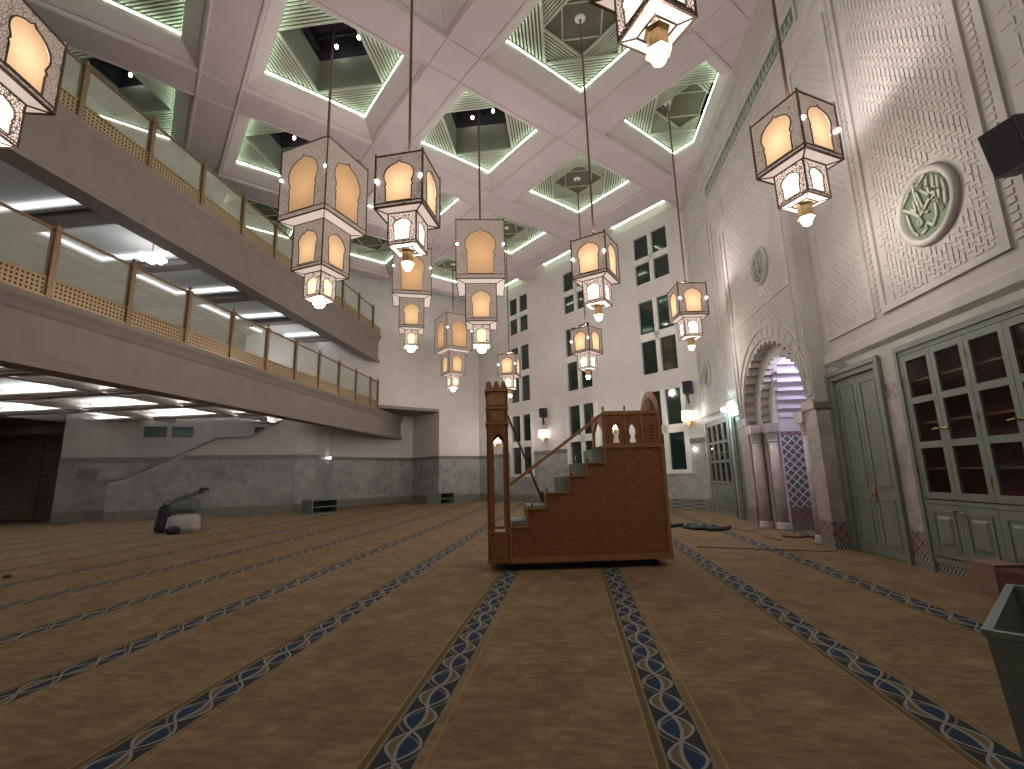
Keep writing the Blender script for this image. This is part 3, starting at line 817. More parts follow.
# ------------------------------------------------------------------ galleries
def fascia(zb, zt, y0, y1, name):
    h = zt - zb
    pr = [(0, zb), (.0, zb + .10), (-.05, zb + .16), (-.05, zb + .22), (-.10, zb + .26), (-.10, zt - .38), (-.07, zt - .34), (-.02, zt - .22), (.04, zt - .12), (.06, zt - .02), (.06, zt), (-.55, zt), (-.55, zb)]
    mb = MB().extrude([(u_, v_) for u_, v_ in pr], [], lambda u_, v_, w: (XG + u_, y0 + w, v_), y1 - y0)
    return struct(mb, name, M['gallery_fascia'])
fascia(3.83, 5.27, -8.9, 28.75, 'trim_lower_gallery_front')
fascia(7.9, 9.45, -8.9, 24.95, 'trim_upper_gallery_front')
# lower gallery deck and coffered soffit
def soffit(zc, x0, x1, y0, y1, ybeams, xbeams, name, bw, bd):
    mb = MB().box(x0, x1, y0, y1, zc, zc + .25)
    struct(mb, 'ceiling_' + name, M['gallery_soffit'])
    bm_ = MB()
    for y in ybeams: bm_.box(x0, x1, y - bw, y + bw, zc - bd, zc)
    for x in xbeams: bm_.box(x - bw, x + bw, y0, y1, zc - bd, zc)
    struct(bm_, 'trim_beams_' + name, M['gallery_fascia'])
YB = [10.2 + 2.95 * k for k in range(-5, 6)]
soffit(4.66, -27, XG - .5, -9, 21, YB, [-14.4, -18.4, -22.4], 'under_lower_gallery', .11, .34)
struct(MB().add([(*c_, z) for z in (4.75, 4.95) for c_ in (Q5, Q6, Q7, (-10.9, 28.2), (-10.9, 21), (-14.5, 21))], [(0, 5, 4, 3, 2, 1), (6, 7, 8, 9, 10, 11), (0, 1, 7, 6), (1, 2, 8, 7), (2, 3, 9, 8), (3, 4, 10, 9), (4, 5, 11, 10), (5, 0, 6, 11)]), 'ceiling_recess_strip', M['gallery_soffit'])
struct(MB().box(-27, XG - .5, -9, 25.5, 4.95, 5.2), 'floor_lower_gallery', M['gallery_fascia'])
mb = MB().add([(*c_, z) for z in (5.33, 5.5) for c_ in (Q9, Q8, (-12, 31), (-16, 29), (XG - .5, 24.9), (XG, 24.95))], [(0, 5, 4, 3, 2, 1), (6, 7, 8, 9, 10, 11), (0, 1, 7, 6), (1, 2, 8, 7), (2, 3, 9, 8), (3, 4, 10, 9), (4, 5, 11, 10), (5, 0, 6, 11)])
struct(mb, 'ceiling_recess', M['gallery_fascia'])
soffit(8.75, -27, XG - .5, -9, 25.0, YB, [-15.2, -20.5], 'under_upper_gallery', .22, .3)
struct(MB().box(-27, XG - .5, -9, 25.0, 9.0, 9.4), 'floor_upper_gallery', M['gallery_fascia'])
# LED trays in the soffit above the lower gallery
for i in range(len(YB) - 1):
    y0, y1 = YB[i] + .5, YB[i + 1] - .5
    if y0 < -1: continue
    tr = MB(); x0, x1 = -14.75, -11.35
    tr.box(x0 - .14, x1 + .14, y0 - .14, y0, 8.58, 8.75).box(x0 - .14, x1 + .14, y1, y1 + .14, 8.58, 8.75).box(x0 - .14, x0, y0, y1, 8.58, 8.75).box(x1, x1 + .14, y0, y1, 8.58, 8.75)
    t = struct(tr, 'trim_light_tray', M['gallery_soffit'])
    ld = MB().box(x0, x1, y1 - .05, y1 - .01, 8.66, 8.72).box(x0 + .01, x0 + .05, y0, y1, 8.66, 8.72).box(x0, x1, y0 + .01, y0 + .05, 8.66, 8.72)
    struct(ld, 'led_strip', M['led_white'], parent=t)
for xs_ in ((-14.1, -11.0), (-18.1, -14.7), (-22.1, -18.7)):
    for i in range(len(YB) - 1):
        y0, y1 = YB[i] + .3, YB[i + 1] - .3
        if y0 < -1 or y0 > 20: continue
        cv = MB(); x0, x1 = xs_[0] - .15, xs_[1] + .15; w = .10
        for lo in (4.36,):
            cv.box(x0, x1, y1 - w, y1 + .17, lo, lo + .02).box(x0, x1, y0 - .17, y0 + w, lo, lo + .02)
            cv.box(x0, x1, y1 - w, y1 - w + .02, lo, lo + .06).box(x0, x1, y0 + w - .02, y0 + w, lo, lo + .06)
        t = struct(cv, 'trim_light_cove', M['gallery_soffit'])
        struct(MB().box(x0, x1, y1 + .05, y1 + .08, 4.40, 4.42).box(x0, x1, y0 - .08, y0 - .05, 4.40, 4.42), 'led_strip', M['led_soft'], parent=t)
# end wall of the lower gallery seen through the rail, with a dark doorway
p, q = ab(9, BL), ab(3.6, BL)

def railing(zb, zt, y_end, ys, name, label, group):
    """brass balustrade: posts, glass, pierced band, handrail; local origin at the rail foot"""
    r = empty(name, (XG, 0, zb)); tag(r, label, 'railing')
    H = zt - zb; lat = .40
    MB().box(-.04, -.01, -6.5, y_end, .03, lat).build('pierced_band', M['lattice'], r)
    MB().box(-.06, .04, -6.5, y_end, 0, .035).box(-.045, .01, -6.5, y_end, lat, lat + .03).build('band_rail', M['brass'], r)
    pm = MB().box(-.05, .05, -.05, .05, 0, H + .06).lathe([(.035, 0), (.02, .03), (.045, .07), (.03, .11), (.0, .16)], 10, c=(0, 0, H + .06))
    pm.box(-.065, .065, -.065, .065, H - .02, H + .06).box(-.065, .065, -.065, .065, 0, .08)
    pm = pm.mesh('post', M['bronze'])
    for i, y in enumerate(ys):
        link('post', pm, r, (-.01, y, 0), None)
        if i + 1 < len(ys):
            y0, y1 = y + .1, ys[i + 1] - .1
            g = MB().box(-.03, -.022, y0, y1, lat + .05, H - .02).build('glass_panel', M['rail_glass'], r)
            f = MB(); w = .022
            f.box(-.04, -.01, y0 - w, y0, lat + .03, H).box(-.04, -.01, y1, y1 + w, lat + .03, H).box(-.04, -.01, y0, y1, H - .02, H)
            f.build('glass_frame', M['bronze'], g)
            link('handrail', MB().box(-.035, .015, y + .05, ys[i + 1] - .05, H - .01, H + .025).mesh('handrail', M['bronze']), r, (0, 0, 0), None)
    return r
ysl = [7.93 + 1.765 * k for k in range(-5, 10)] + [24.75]
railing(5.27, 6.76, 24.9, ysl, 'gallery_railing', 'lower gallery balustrade of bronze posts, glass panels and pierced brass band', None)
railing(9.45, 10.77, 24.9, [7.97 + 1.765 * k for k in range(-5, 10)], 'gallery_railing', 'upper gallery balustrade just below the coffered ceiling', None)
# glowing chandelier under the upper gallery
def cluster(loc, label):
    o = empty('globe_chandelier', loc); tag(o, label, 'chandelier', 'globe chandeliers under the upper gallery')
    MB().tube([(0, 0, .1), (0, 0, .55)], .02).build('rod', M['gold'], o)
    MB().lathe([(0, -.12), (.14, -.1), (.22, 0), (.14, .1), (0, .12)], 14).build('lit_bowl', M['globe'], o, True)
    g = MB()
    for k in range(8):
        a_ = k * PI / 4; g.lathe([(0, -.07), (.06, -.04), (.07, 0), (.06, .04), (0, .07)], 8, c=(.32 * math.cos(a_), .32 * math.sin(a_), .02))
    g.build('globe_ring', M['globe'], o, True)
    return o
cluster((-12.3, 12.0, 8.2), 'brilliant white globe chandelier under the upper gallery, seen above the lower rail')
point('gallery_lamp', (-12.6, 12.0, 7.6), 28, (.95, .97, 1.0), .25)
point('gallery_lamp', (-13.5, 20.5, 7.3), 45, (.95, .97, 1.0), .25)
point('gallery_lamp', (-12.6, 3.0, 7.6), 30, (.95, .97, 1.0), .25)

# ------------------------------------------------------------------ fitted cupboards and green doors
def glazed_leaf(parent, y0, y1, z0, z1, x, rows, handle_side):
    st = .075 if y1 - y0 > .45 else .085
    f = MB(); hs = [z0] + rows + [z1]
    f.box(x - .03, x + .01, y0, y0 + st, z0, z1).box(x - .03, x + .01, y1 - st, y1, z0, z1)
    for z in hs: f.box(x - .03, x + .01, y0, y1, max(z0, z - .045), min(z1, z + .045))
    f.box(x - .03, x + .01, y0, y1, z0, z0 + .09).box(x - .03, x + .01, y0, y1, z1 - .09, z1)
    d = f.build('glazed_door', M['green_wood'], parent)
    for a_, b_ in zip(hs, hs[1:]):
        MB().box(x - .006, x - .002, y0 + st, y1 - st, a_ + .04, b_ - .04).build('glass_pane', M['cab_glass'], d)
    hy = y0 + .04 if handle_side < 0 else y1 - .04
    h = MB().tube([(x - .03, hy, 1.98), (x - .075, hy, 1.98), (x - .08, hy - .09 * handle_side, 1.97)], .011, 8).lathe([(.025, 0), (.025, .01)], 10, c=(0, 0, 0), mat=Matrix.Translation((x - .03, hy, 1.98)) @ Matrix.Rotation(-PI / 2, 4, 'Y'))
    h.build('handle', M['brass'], d)
    hg = MB(); oy = y1 + .005 if handle_side < 0 else y0 - .005
    for z in (z0 + .25, (z0 + z1) / 2, z1 - .25): hg.tube([(x - .035, oy, z - .05), (x - .035, oy, z + .05)], .011, 6)
    hg.build('hinge', M['brass'], d)
def cupboard_leaf(parent, y0, y1, z0, z1, x, handle_side):
    f = MB().box(x - .03, x + .01, y0, y1, z0, z1)
    d = f.build('cupboard_door', M['green_wood'], parent)
    g = MB(); w = .09
    def fr(e, h): g.box(x - .03 - h, x - .03, y0 + e, y1 - e, z0 + e, z0 + e + .02).box(x - .03 - h, x - .03, y0 + e, y1 - e, z1 - e - .02, z1 - e).box(x - .03 - h, x - .03, y0 + e, y0 + e + .02, z0 + e, z1 - e).box(x - .03 - h, x - .03, y1 - e - .02, y1 - e, z0 + e, z1 - e)
    fr(w, .012)
    yy = (y0 + w + .06, y1 - w - .06); zz = (z0 + w + .06, z1 - w - .06)
    g.add([(x - .03, yy[0], zz[0]), (x - .03, yy[1], zz[0]), (x - .03, yy[1], zz[1]), (x - .03, yy[0], zz[1]), (x - .05, yy[0] + .04, zz[0] + .04), (x - .05, yy[1] - .04, zz[0] + .04), (x - .05, yy[1] - .04, zz[1] - .04), (x - .05, yy[0] + .04, zz[1] - .04)],
          [(0, 1, 5, 4), (1, 2, 6, 5), (2, 3, 7, 6), (3, 0, 4, 7), (4, 5, 6, 7)])
    g.build('raised_panel', M['green_wood'], d)
    hy = y0 + .05 if handle_side < 0 else y1 - .05
    MB().tube([(x - .03, hy, z1 - .07), (x - .08, hy, z1 - .07), (x - .085, hy - .08 * handle_side, z1 - .075)], .011, 8).build('handle', M['brass'], d)
def cupboard(y0, y1, label, nleaf, books=False):
    c = empty('glazed_cupboard', (XR, (y0 + y1) / 2, 0)); tag(c, label, 'cupboard'); o = (y0 + y1) / 2
    a, b = y0 - o, y1 - o
    MB().box(.5, .53, a, b, .15, 3.24).box(-.0, .5, a, a + .03, .15, 3.24).box(0, .5, b - .03, b, .15, 3.24).box(0, .5, a, b, 3.2, 3.24).box(0, .5, a, b, .9, .96).build('carcass', M['cabinet_in'], c)
    f = MB(); w = .10
    f.box(-.05, .03, a - .0, a + w, .14, 3.24).box(-.05, .03, b - w, b, .14, 3.24).box(-.05, .03, a, b, 3.12, 3.24).box(-.05, .03, a, b, .95, 1.0).box(-.05, .03, a, b, .14, .22)
    f.box(-.075, -.04, a - .02, a + .05, .0, 3.27).box(-.075, -.04, b - .05, b + .02, .0, 3.27).box(-.075, -.04, a - .02, b + .02, 3.19, 3.27)
    f.build('frame', M['green_wood'], c)
    for k, z in enumerate((1.42, 1.75, 2.08, 2.42, 2.72)):
        MB().box(.08, .48, a + .04, b - .04, z, z + .025).build('shelf', M['shelf'], c)
    n = nleaf; lw = (b - a - 2 * w) / n
    for k in range(n):
        l0, l1 = a + w + k * lw + .004, a + w + (k + 1) * lw - .004
        hs = 1 if k % 2 == 0 else -1
        glazed_leaf(c, l0, l1, 1.02, 3.11, -.02, [1.77, 2.42], hs)
        cupboard_leaf(c, l0, l1, .24, .94, -.02, hs)
    MB().box(-.03, .0, a, b, 0, .14).build('tiled_foot', M['tile_zig'], c)
    return c
cupboard(*NEAR_CAB, 'tall sage green glazed cupboard at the right, nearest the viewer, behind the brown box', 4)
cupboard(*FAR_CAB, 'far sage green glazed cupboard in the right wall, beyond the prayer niche', 4)

def green_door(n, y0, y1, mat, z1=3.24):
    f = MB(); w = .14
    f.box(XR - .05, XR + .06, y0, y0 + w, 0, z1).box(XR - .05, XR + .06, y1 - w, y1, 0, z1).box(XR - .05, XR + .06, y0, y1, z1 - w, z1)
    f.box(XR - .08, XR - .03, y0 - .02, y0 + .05, 0, z1 + .03).box(XR - .08, XR - .03, y1 - .05, y1 + .02, 0, z1 + .03).box(XR - .08, XR - .03, y0 - .02, y1 + .02, z1 - .05, z1 + .03)
    d = struct(f, 'door_%d' % n, mat)
    ym = (y0 + y1) / 2
    for a, b in ((y0 + w, ym - .006), (ym + .006, y1 - w)):
        l = struct(MB().box(XR + .01, XR + .05, a, b, .01, z1 - w), 'door_leaf', mat, parent=d)
        g = MB()
        for z0_, z1_ in ((.2, .95), (1.15, z1 - w - .15)):
            e = .1
            for (p0, p1, q0, q1) in ((a + e, b - e, z0_, z0_ + .02), (a + e, b - e, z1_ - .02, z1_), (a + e, a + e + .02, z0_, z1_), (b - e - .02, b - e, z0_, z1_)):
                g.box(XR - .004, XR + .01, p0, p1, q0, q1)
        struct(g, 'door_moulding', mat, parent=l)
    MB().lathe([(.03, 0), (.03, .012), (.012, .02), (.012, .05), (.03, .06), (.03, .085), (0, .09)], 12, c=(0, 0, 0), mat=Matrix.Translation((XR + .01, ym - .06, 1.02)) @ Matrix.Rotation(-PI / 2, 4, 'Y')).build('door_handle', M['brass'], d)['kind'] = 'structure'
    struct(MB().box(XR - .015, XR + .01, ym - .10, ym - .02, .9, 1.14), 'door_handle_plate', M['brass'], parent=d)
green_door(1, *NEAR_DOOR, M['green_wood']); green_door(2, *FAR_DOOR, M['green_wood'])
# plaster fan shaped bracket above the near door
br_ = MB()
for k in range(3): br_.bar((XR - .03, 9.05 + .12 * k, 3.26 + .02 * k), (XR - .10, 9.25 + .12 * k, 3.40), .05, .05)
struct(br_, 'trim_door_bracket', M['green_wood'])

# metal and glass entrance gate at the far left
gx0, gx1, gy = -28.5, -23.0, 19.25
f = MB().box(gx0 - .3, gx0, gy - .08, gy + .02, 0, 3.9).box(gx1, gx1 + .3, gy - .08, gy + .02, 0, 3.9).box(gx0 - .3, gx1 + .3, gy - .08, gy + .02, 3.6, 3.9)
dd = struct(f, 'door_3', M['gate'])
struct(MB().box(gx0, gx1, gy - .03, gy - .01, 0, 3.6), 'door_glass', M['gate_glass'], parent=dd)
g = MB()
for x0, x1, nz in ((gx0, gx1 - 1.5, 12), (gx1 - 1.0, gx1 - .35, 11)):
    for x in (x0, x1): g.box(x - .04, x + .04, gy - .07, gy - .03, .1, 3.3)
    for k in range(nz + 1): g.box(x0, x1, gy - .065, gy - .03, .12 + k * 3.15 / nz - .025, .12 + k * 3.15 / nz + .025)
g.box(gx1 - 1.5, gx1 - 1.0, gy - .08, gy - .02, 0, 3.6).box(gx1 - .35, gx1, gy - .08, gy - .02, 0, 3.6)
struct(g, 'door_bars', M['gate'], parent=dd)

# ------------------------------------------------------------------ wall sconces and loudspeakers on the window wall
def sconce(b, label):
    p = ab(AF - .0, b); o = empty('wall_sconce', (*p, 3.55), PI / 4 + PI); tag(o, label, 'wall lamp', 'lit wall sconces between the tall windows')
    # local +x points into the room
    MB().box(.0, .03, -.07, .07, -.35, .3).bar((.02, 0, .12), (.17, 0, .22), .025).build('back_plate', M['gold'], o)
    MB().box(.05, .33, -.15, .15, -.14, .22).build('lit_glass_box', M['bulb_sc'], o)
    fr = MB()
    for y in (-.16, .16):
        for x in (.04, .34): fr.box(x - .012, x + .012, y - .012, y + .012, -.17, .25)
    for z in (-.16, .24): fr.box(.03, .35, -.17, .17, z - .01, z + .01)
    fr.build('frame', M['gold'], o)
    MB().lathe([(.10, -.17), (.07, -.26), (.03, -.32), (.0, -.38)], 12, c=(.19, 0, 0)).build('drop', M['amber'], o, True)
    return o
M['bulb_sc'] = emit('sconce_lit_glass', (1.0, .95, .94), 9)
def speaker(b, z, label):
    p = ab(AF, b); o = empty('loudspeaker', (*p, z), PI / 4 + PI + .25); tag(o, label, 'loudspeaker', 'black loudspeakers on the window wall')
    MB().box(.12, .42, -.16, .16, -.24, .24).build('cabinet', M['black'], o)
    MB().bar((0, -.12, -.1), (.25, -.05, -.28), .05).bar((.25, -.05, -.28), (.22, -.02, -.62), .07).box(.0, .05, -.2, -.06, -.25, .05).build('bracket', M['black'], o)
    MB().box(.42, .43, -.14, .14, -.22, .22).build('grille', M['fabric_dark'], o)
for b, l in ((10.29, 'lit wall sconce at the right end of the window wall, nearest the carved wall'),
             (14.1, 'lit wall sconce seen through the arches of the wooden pulpit'),
             (18.8, 'lit wall sconce left of the pulpit rail, between two columns of windows'),
             (23.1, 'lit wall sconce seen through the opening of the pulpit tower')):
    sconce(b, l)
    if b != 14.1 and b < 23: speaker(b - .1, 4.68, 'black loudspeaker over the sconce ' + ('nearest the carved wall' if b < 12 else 'left of the pulpit rail'))
    p = ab(AF - .45, b); point('sconce_lamp', (*p, 3.6), 38, (1.0, .93, .9), .08)
# big loudspeaker on the carved wall at the right
o = empty('loudspeaker', (XR, 5.1, 4.80), 0); tag(o, 'large black loudspeaker on the carved wall at the right edge', 'loudspeaker')
rm = Matrix.Rotation(.25, 4, 'Z') @ Matrix.Rotation(-.20, 4, 'Y')
mb = MB().box(-.52, -.22, -.17, .17, -.25, .25); mb.v = [tuple(rm @ Vector(v)) for v in mb.v]; mb.build('cabinet', M['black'], o)
mb = MB().box(-.53, -.52, -.15, .15, -.23, .23); mb.v = [tuple(rm @ Vector(v)) for v in mb.v]; mb.build('grille', M['fabric_dark'], o)
MB().box(-.03, 0, -.12, .12, -.15, .15).bar((0, 0, 0), (-.3, 0, -.02), .06).build('bracket', M['black'], o)
# spotlight over the far green door
o = empty('spotlight', (XR, 15.7, 3.42)); tag(o, 'small bright spotlight above the far green door beside the niche', 'spotlight')
MB().bar((0, 0, 0), (-.16, 0, -.04), .03).build('arm', M['gold'], o)
MB().lathe([(.0, -.08), (.07, -.05), (.085, 0), (.07, .05), (0, .08)], 14, c=(-.2, 0, -.06)).build('bulb', M['bulb'], o, True)
point('spot_lamp', (XR - .34, 15.6, 3.22), 45, (.58, .88, 1.0), .06)
for xy, z, l in (((-12.6, 24.0), 2.62, 'tiny violet-white status light on the dark dado of the low recess'),):
    o = MB().lathe([(0, -.05), (.05, -.03), (.06, 0), (.05, .03), (0, .05)], 10).build('status_light', M['bulb_small'], None, True, loc=(*xy, z)); tag(o, l, 'light')
o = MB().lathe([(0, -.04), (.04, -.02), (.05, 0), (.04, .02), (0, .04)], 10).build('wall_light', M['bulb_small'], None, True, loc=(*ab(AF - .09, 10.2), 2.3)); tag(o, 'small white light on the marble right of the last tall window', 'light')
# grey panel on the marble at far left
o = MB().box(-.38, .38, -.03, .0, -.2, .2).build('wall_plaque', M['cap'], None, loc=(-21.05, 18.76, 2.05), rot=(0, 0, .369)); tag(o, 'small grey plaque on the marble wall beside the entrance gate', 'plaque')

# ------------------------------------------------------------------ pulpit (minbar)
A0 = Vector((-1.346, 7.826)); ANG = math.radians(8.91)
mn = empty('wooden_pulpit', (A0.x, A0.y, 0), ANG); tag(mn, 'tall carved wooden pulpit on wheels with stair, handrail and arched seat, mid-hall on the carpet', 'pulpit')
W = .95; L_ = 2.93
# local: x along, y depth, z up
prof = [(.33, .12), (L_, .12), (L_, 1.95), (1.93, 1.95), (1.93, 1.66), (1.61, 1.66), (1.61, 1.45), (1.32, 1.45), (1.32, 1.19), (.92, 1.19), (.92, .95), (.61, .95), (.61, .67), (.33, .67)]
fy = lambda y0: (lambda u_, v_, w: (u_, y0 + w, v_))
for y0 in (0, W - .04):
    MB().extrude(prof, [], fy(y0), .04).build('side_panel', M['minbar_panel'], mn)
fr = MB(); out_ = prof
for (a, b), (c_, d_) in zip(prof[3:], prof[4:] + prof[:1]):
    if True: fr.bar((a, -.008, b), (c_, -.008, d_), .03, .045, up=(0, 1, 0))
fr.box(.33, L_ + .02, -.03, .0, .12, .20).box(L_ - .04, L_ + .01, -.02, 0, .12, 1.95).box(1.93, L_, -.02, 0, 1.90, 1.96)
fr.build('edge_moulding', M['wood_lt'], mn)
MB().box(L_ - .04, L_, 0, W, .12, 2.4).build('rear_panel', M['minbar_panel'], mn)
MB().box(0, L_, .02, W - .02, .12, .18).build('base_board', M['wood'], mn)
# carpeted steps
st = [(.36, .61, .76), (.66, .92, .99), (.98, 1.32, 1.21), (1.17, 1.45, 1.24), (1.19, 1.61, 1.45), (1.45, 1.78, 1.66), (1.74, 1.93, 1.89), (1.93, 2.85, 1.90)]
s_ = [(.36, .62, .76), (.62, .98, .99), (.98, 1.18, 1.2), (1.18, 1.45, 1.44), (1.45, 1.74, 1.66), (1.74, 2.86, 1.89)]
for x0, x1, z in s_: MB().box(x0, x1, .05, W - .05, .18, z).build('step', M['stair_green'], mn)
# small turned knobs along the stair edge
def knob_mesh(): return MB().lathe([(.018, 0), (.012, .02), (.024, .045), (.018, .07), (.006, .09), (0, .10)], 10).mesh('finial', M['wood'])
KN = knob_mesh()
for x, z in ((.40, .67), (.70, .95), (.94, 1.19), (1.36, 1.45), (1.64, 1.66), (1.95, 2.52), (2.32, 2.52)):
    link('finial', KN, mn, (x, .02, z), None)
for x, z in ((1.95, 2.52), (2.32, 2.52)): link('finial', KN, mn, (x, W - .02, z), None)
# portal tower
def tower_side(y0):
    hole = [(.085, .60), (.25, .60), (.25, 1.98), (.265, 2.04), (.24, 2.12), (.168, 2.19), (.095, 2.12), (.07, 2.04), (.085, 1.98)]
    o = [(-.03, .12), (.33, .12), (.33, 2.96), (-.03, 2.96)]
    m_ = MB().extrude(o, [hole], fy(y0), .05)
    return m_
for y0 in (0, W - .05): tower_side(y0).build('portal_side', M['wood'], mn)
pt = MB()
for x in (-.03, ): 
    pt.extrude([(0, .12), (0, 2.96), (W, 2.96), (W, .12), (W - .12, .12), (W - .12, 1.9), (W - .2, 2.15), (W / 2, 2.32), (.2, 2.15), (.12, 1.9), (.12, .12)], [], lambda u_, v_, w: (x + w, u_, v_), .04)
pt.extrude([(0, .12), (0, 2.96), (W, 2.96), (W, .12), (W - .1, .12), (W - .1, 2.2), (.1, 2.2), (.1, .12)], [], lambda u_, v_, w: (.29 + w, u_, v_), .04)
pt.box(-.03, .33, 0, W, 2.90, 2.96).box(-.03, .33, 0, W, .48, .52)
pt.build('portal_frame', M['wood'], mn)
MB().box(.0, .3, .06, W - .06, .52, .55).build('threshold_cloth', M['fabric_white'], mn)
mo = MB()
for z, e in ((2.90, .022), (2.60, .015), (2.34, .018), (.58, .012), (.14, .02)):
    (MB().box(-.03 - e, .33 + e, -e, W + e, z, z + .03) if z > 2.2 else MB().box(-.03 - e, .33 + e, -e, 0, z, z + .03)).build('portal_moulding', M['wood_lt'], mn)
MB().box(.0, .30, -.012, 0, 2.66, 2.86).build('portal_plaque', M['wood_lt'], mn)
MB().box(.05, .25, -.012, 0, 2.40, 2.56).build('portal_plaque', M['wood_lt'], mn)
cr = MB()
def merlon(m_, x, y, alongx=True):
    pr = [(-.05, 0), (.05, 0), (.055, .04), (.03, .055), (.04, .085), (0, .12), (-.04, .085), (-.03, .055), (-.055, .04)]
    m_.extrude(pr, [], (lambda u_, v_, w: (x + u_, y + w, 2.96 + v_)) if alongx else (lambda u_, v_, w: (x + w, y + u_, 2.96 + v_)), .03)
for y in (0, W - .03):
    for x in (.025, .15, .275): merlon(cr, x, y)
for k in range(1, 8): merlon(cr, -.03, .06 + k * .105, False)
cr.build('cresting', M['wood'], mn)
# handrails
def rail(y):
    MB().bar((.33, y, 1.33), (1.97, y, 2.50), .05, .07, up=(0, 1, 0)).build('handrail', M['wood_lt'], mn)
rail(.02)
# canopy-less seat enclosure with arches
def lancet(cx, w, z0, z1):
    return [(cx + w, z0), (cx + w * .95, z0 + .06), (cx + w * .55, z0 + .10), (cx + w, z0 + .16), (cx + w, z1 - .08), (cx + w * .5, z1 - .02), (cx, z1), (cx - w * .5, z1 - .02), (cx - w, z1 - .08), (cx - w, z0 + .16), (cx - w * .55, z0 + .10), (cx - w * .95, z0 + .06), (cx - w, z0)]
for y0 in (0, W - .04):
    op_ = [(1.93, 1.93), (2.90, 1.93), (2.90, 2.50), (1.93, 2.50)]
    if y0 == 0: MB().extrude(op_, [lancet(2.15, .058, 1.98, 2.29), lancet(2.43, .058, 1.98, 2.29)], fy(y0), .04).build('arcade_panel', M['wood'], mn)
    else: MB().box(1.93, 2.9, y0, W, 1.93, 1.97).box(1.93, 2.9, y0, W, 2.42, 2.5).box(1.93, 1.98, y0, W, 1.93, 2.5).box(2.85, 2.9, y0, W, 1.93, 2.5).build('arcade_panel', M['wood'], mn)
pc = MB()
for x in (1.93, 2.29, 2.57, 2.86): pc.box(x, x + .035, -.012, 0, 1.93, 2.5)
pc.box(1.93, 2.90, -.02, .0, 2.46, 2.52).box(1.93, 2.9, -.015, 0, 1.93, 1.97)
MB().box(1.93, 2.90, W, W + .02, 2.46, 2.52).build('arcade_moulding', M['wood_lt'], mn)
for cx in (2.15, 2.43, 2.74):
    l = lancet(cx, .075, 1.975, 2.31)
    for (a, b), (c_, d_) in zip(l, l[1:] + l[:1]): pc.bar((a, -.006, b), (c_, -.006, d_), .015, .02, up=(0, 1, 0))
pc.build('arcade_moulding', M['wood_lt'], mn)
lt = MB().box(2.68, 2.80, -.006, 0, 1.99, 2.26)
lt.build('lattice_infill', M['cabinet_in'], mn)
lx = MB()
for k in range(5): lx.bar((2.68, -.01, 2.0 + k * .055), (2.80, -.01, 2.03 + k * .055), .01).bar((2.80, -.01, 2.0 + k * .055), (2.68, -.01, 2.03 + k * .055), .01)
lx.build('lattice', M['wood_lt'], mn)
# front post and arched lintel of the enclosure
MB().extrude([(0, 1.93), (0, 2.5), (W, 2.5), (W, 1.93), (W - .1, 1.93), (W - .1, 2.2), (W / 2, 2.42), (.1, 2.2), (.1, 1.93)], [], lambda u_, v_, w: (1.93 + w, u_, v_), .04).build('enclosure_front', M['wood'], mn)
# round backrest
bk = [(.03, 1.93), (W - .03, 1.93), (W - .03, 2.48)] + [(W / 2 + math.cos(t) * (W / 2 - .03), 2.46 + math.sin(t) * .46) for t in [PI * k / 16 for k in range(17)]] + [(.03, 2.48)]
MB().extrude(bk, [], lambda u_, v_, w: (2.87 + w, u_, v_), .05).build('backrest', M['wood_lt'], mn)
fb = MB()
for k in range(15):
    t = .15 + (PI - .3) * k / 14
    fb.bar((2.862, W / 2, 2.46), (2.862, W / 2 + math.cos(t) * (W / 2 - .1), 2.46 + math.sin(t) * .34), .02, .02, up=(1, 0, 0))
fb.build('backrest_rays', M['wood'], mn)
MB().extrude([(W / 2 + math.cos(t) * (W / 2 - .09), 2.47 + math.sin(t) * .34) for t in [PI * k / 16 for k in range(17)]], [], lambda u_, v_, w: (2.866 + w, u_, v_), .004).build('backrest_ground', M['cabinet_in'], mn)
wh = MB().lathe([(.05, -.02), (.055, -.01), (.055, .01), (.05, .02)], 16, mat=Matrix.Rotation(PI / 2, 4, 'X')).mesh('caster', M['black'])
for x in (.25, L_ - .25):
    for y in (.12, W - .12):
        c_ = link('caster', wh, mn, (x, y, .055), None)
        MB().box(-.03, .03, -.03, .03, .02, .066).build('fork', M['iron'], c_)
# loose rail leaning from the portal down onto the second step
o = MB().bar((.36, .62, 2.52), (.93, .62, 1.02), .035, .045, up=(0, 1, 0)).tube([(.36, .62, 2.53), (.35, .62, 2.56)], .02).build('wooden_rod', M['iron'], None, loc=(A0.x, A0.y, 0), rot=(0, 0, ANG))
tag(o, 'thin dark rod leaning steeply from the pulpit tower onto its steps', 'rod')

# ------------------------------------------------------------------ small things on the floor
# open green tub, bottom right
bn = empty('storage_tub', (2.175, 3.06, 0), math.radians(47.5)); tag(bn, 'open sage green tub with sloping sides at the bottom right corner', 'tub')
# local x along the long side, local -y toward the viewer's right
def tub(mb, i, z0, z1):
    def ring(e, z): return [(e, -e, z), (1.45 - e, -e, z), (1.45 - e, -.85 + e, z), (e, -.85 + e, z)]
    v = ring(.045 + i, z0) + ring(i, z1)
    return mb.add(v, [(0, 1, 5, 4), (1, 2, 6, 5), (2, 3, 7, 6), (3, 0, 4, 7), (0, 3, 2, 1)])
tub(tub(MB(), 0, 0, .60), .025, .03, .60).build('body', M['green_dark'], bn)
rm_ = MB().box(-.012, 1.46, -.03, .012, .585, .615).box(-.012, 1.46, -.862, -.82, .585, .615).box(-.012, .03, -.82, -.03, .585, .615).box(1.42, 1.46, -.82, -.03, .585, .615)
rm_.build('rim', M['green_dark'], bn)
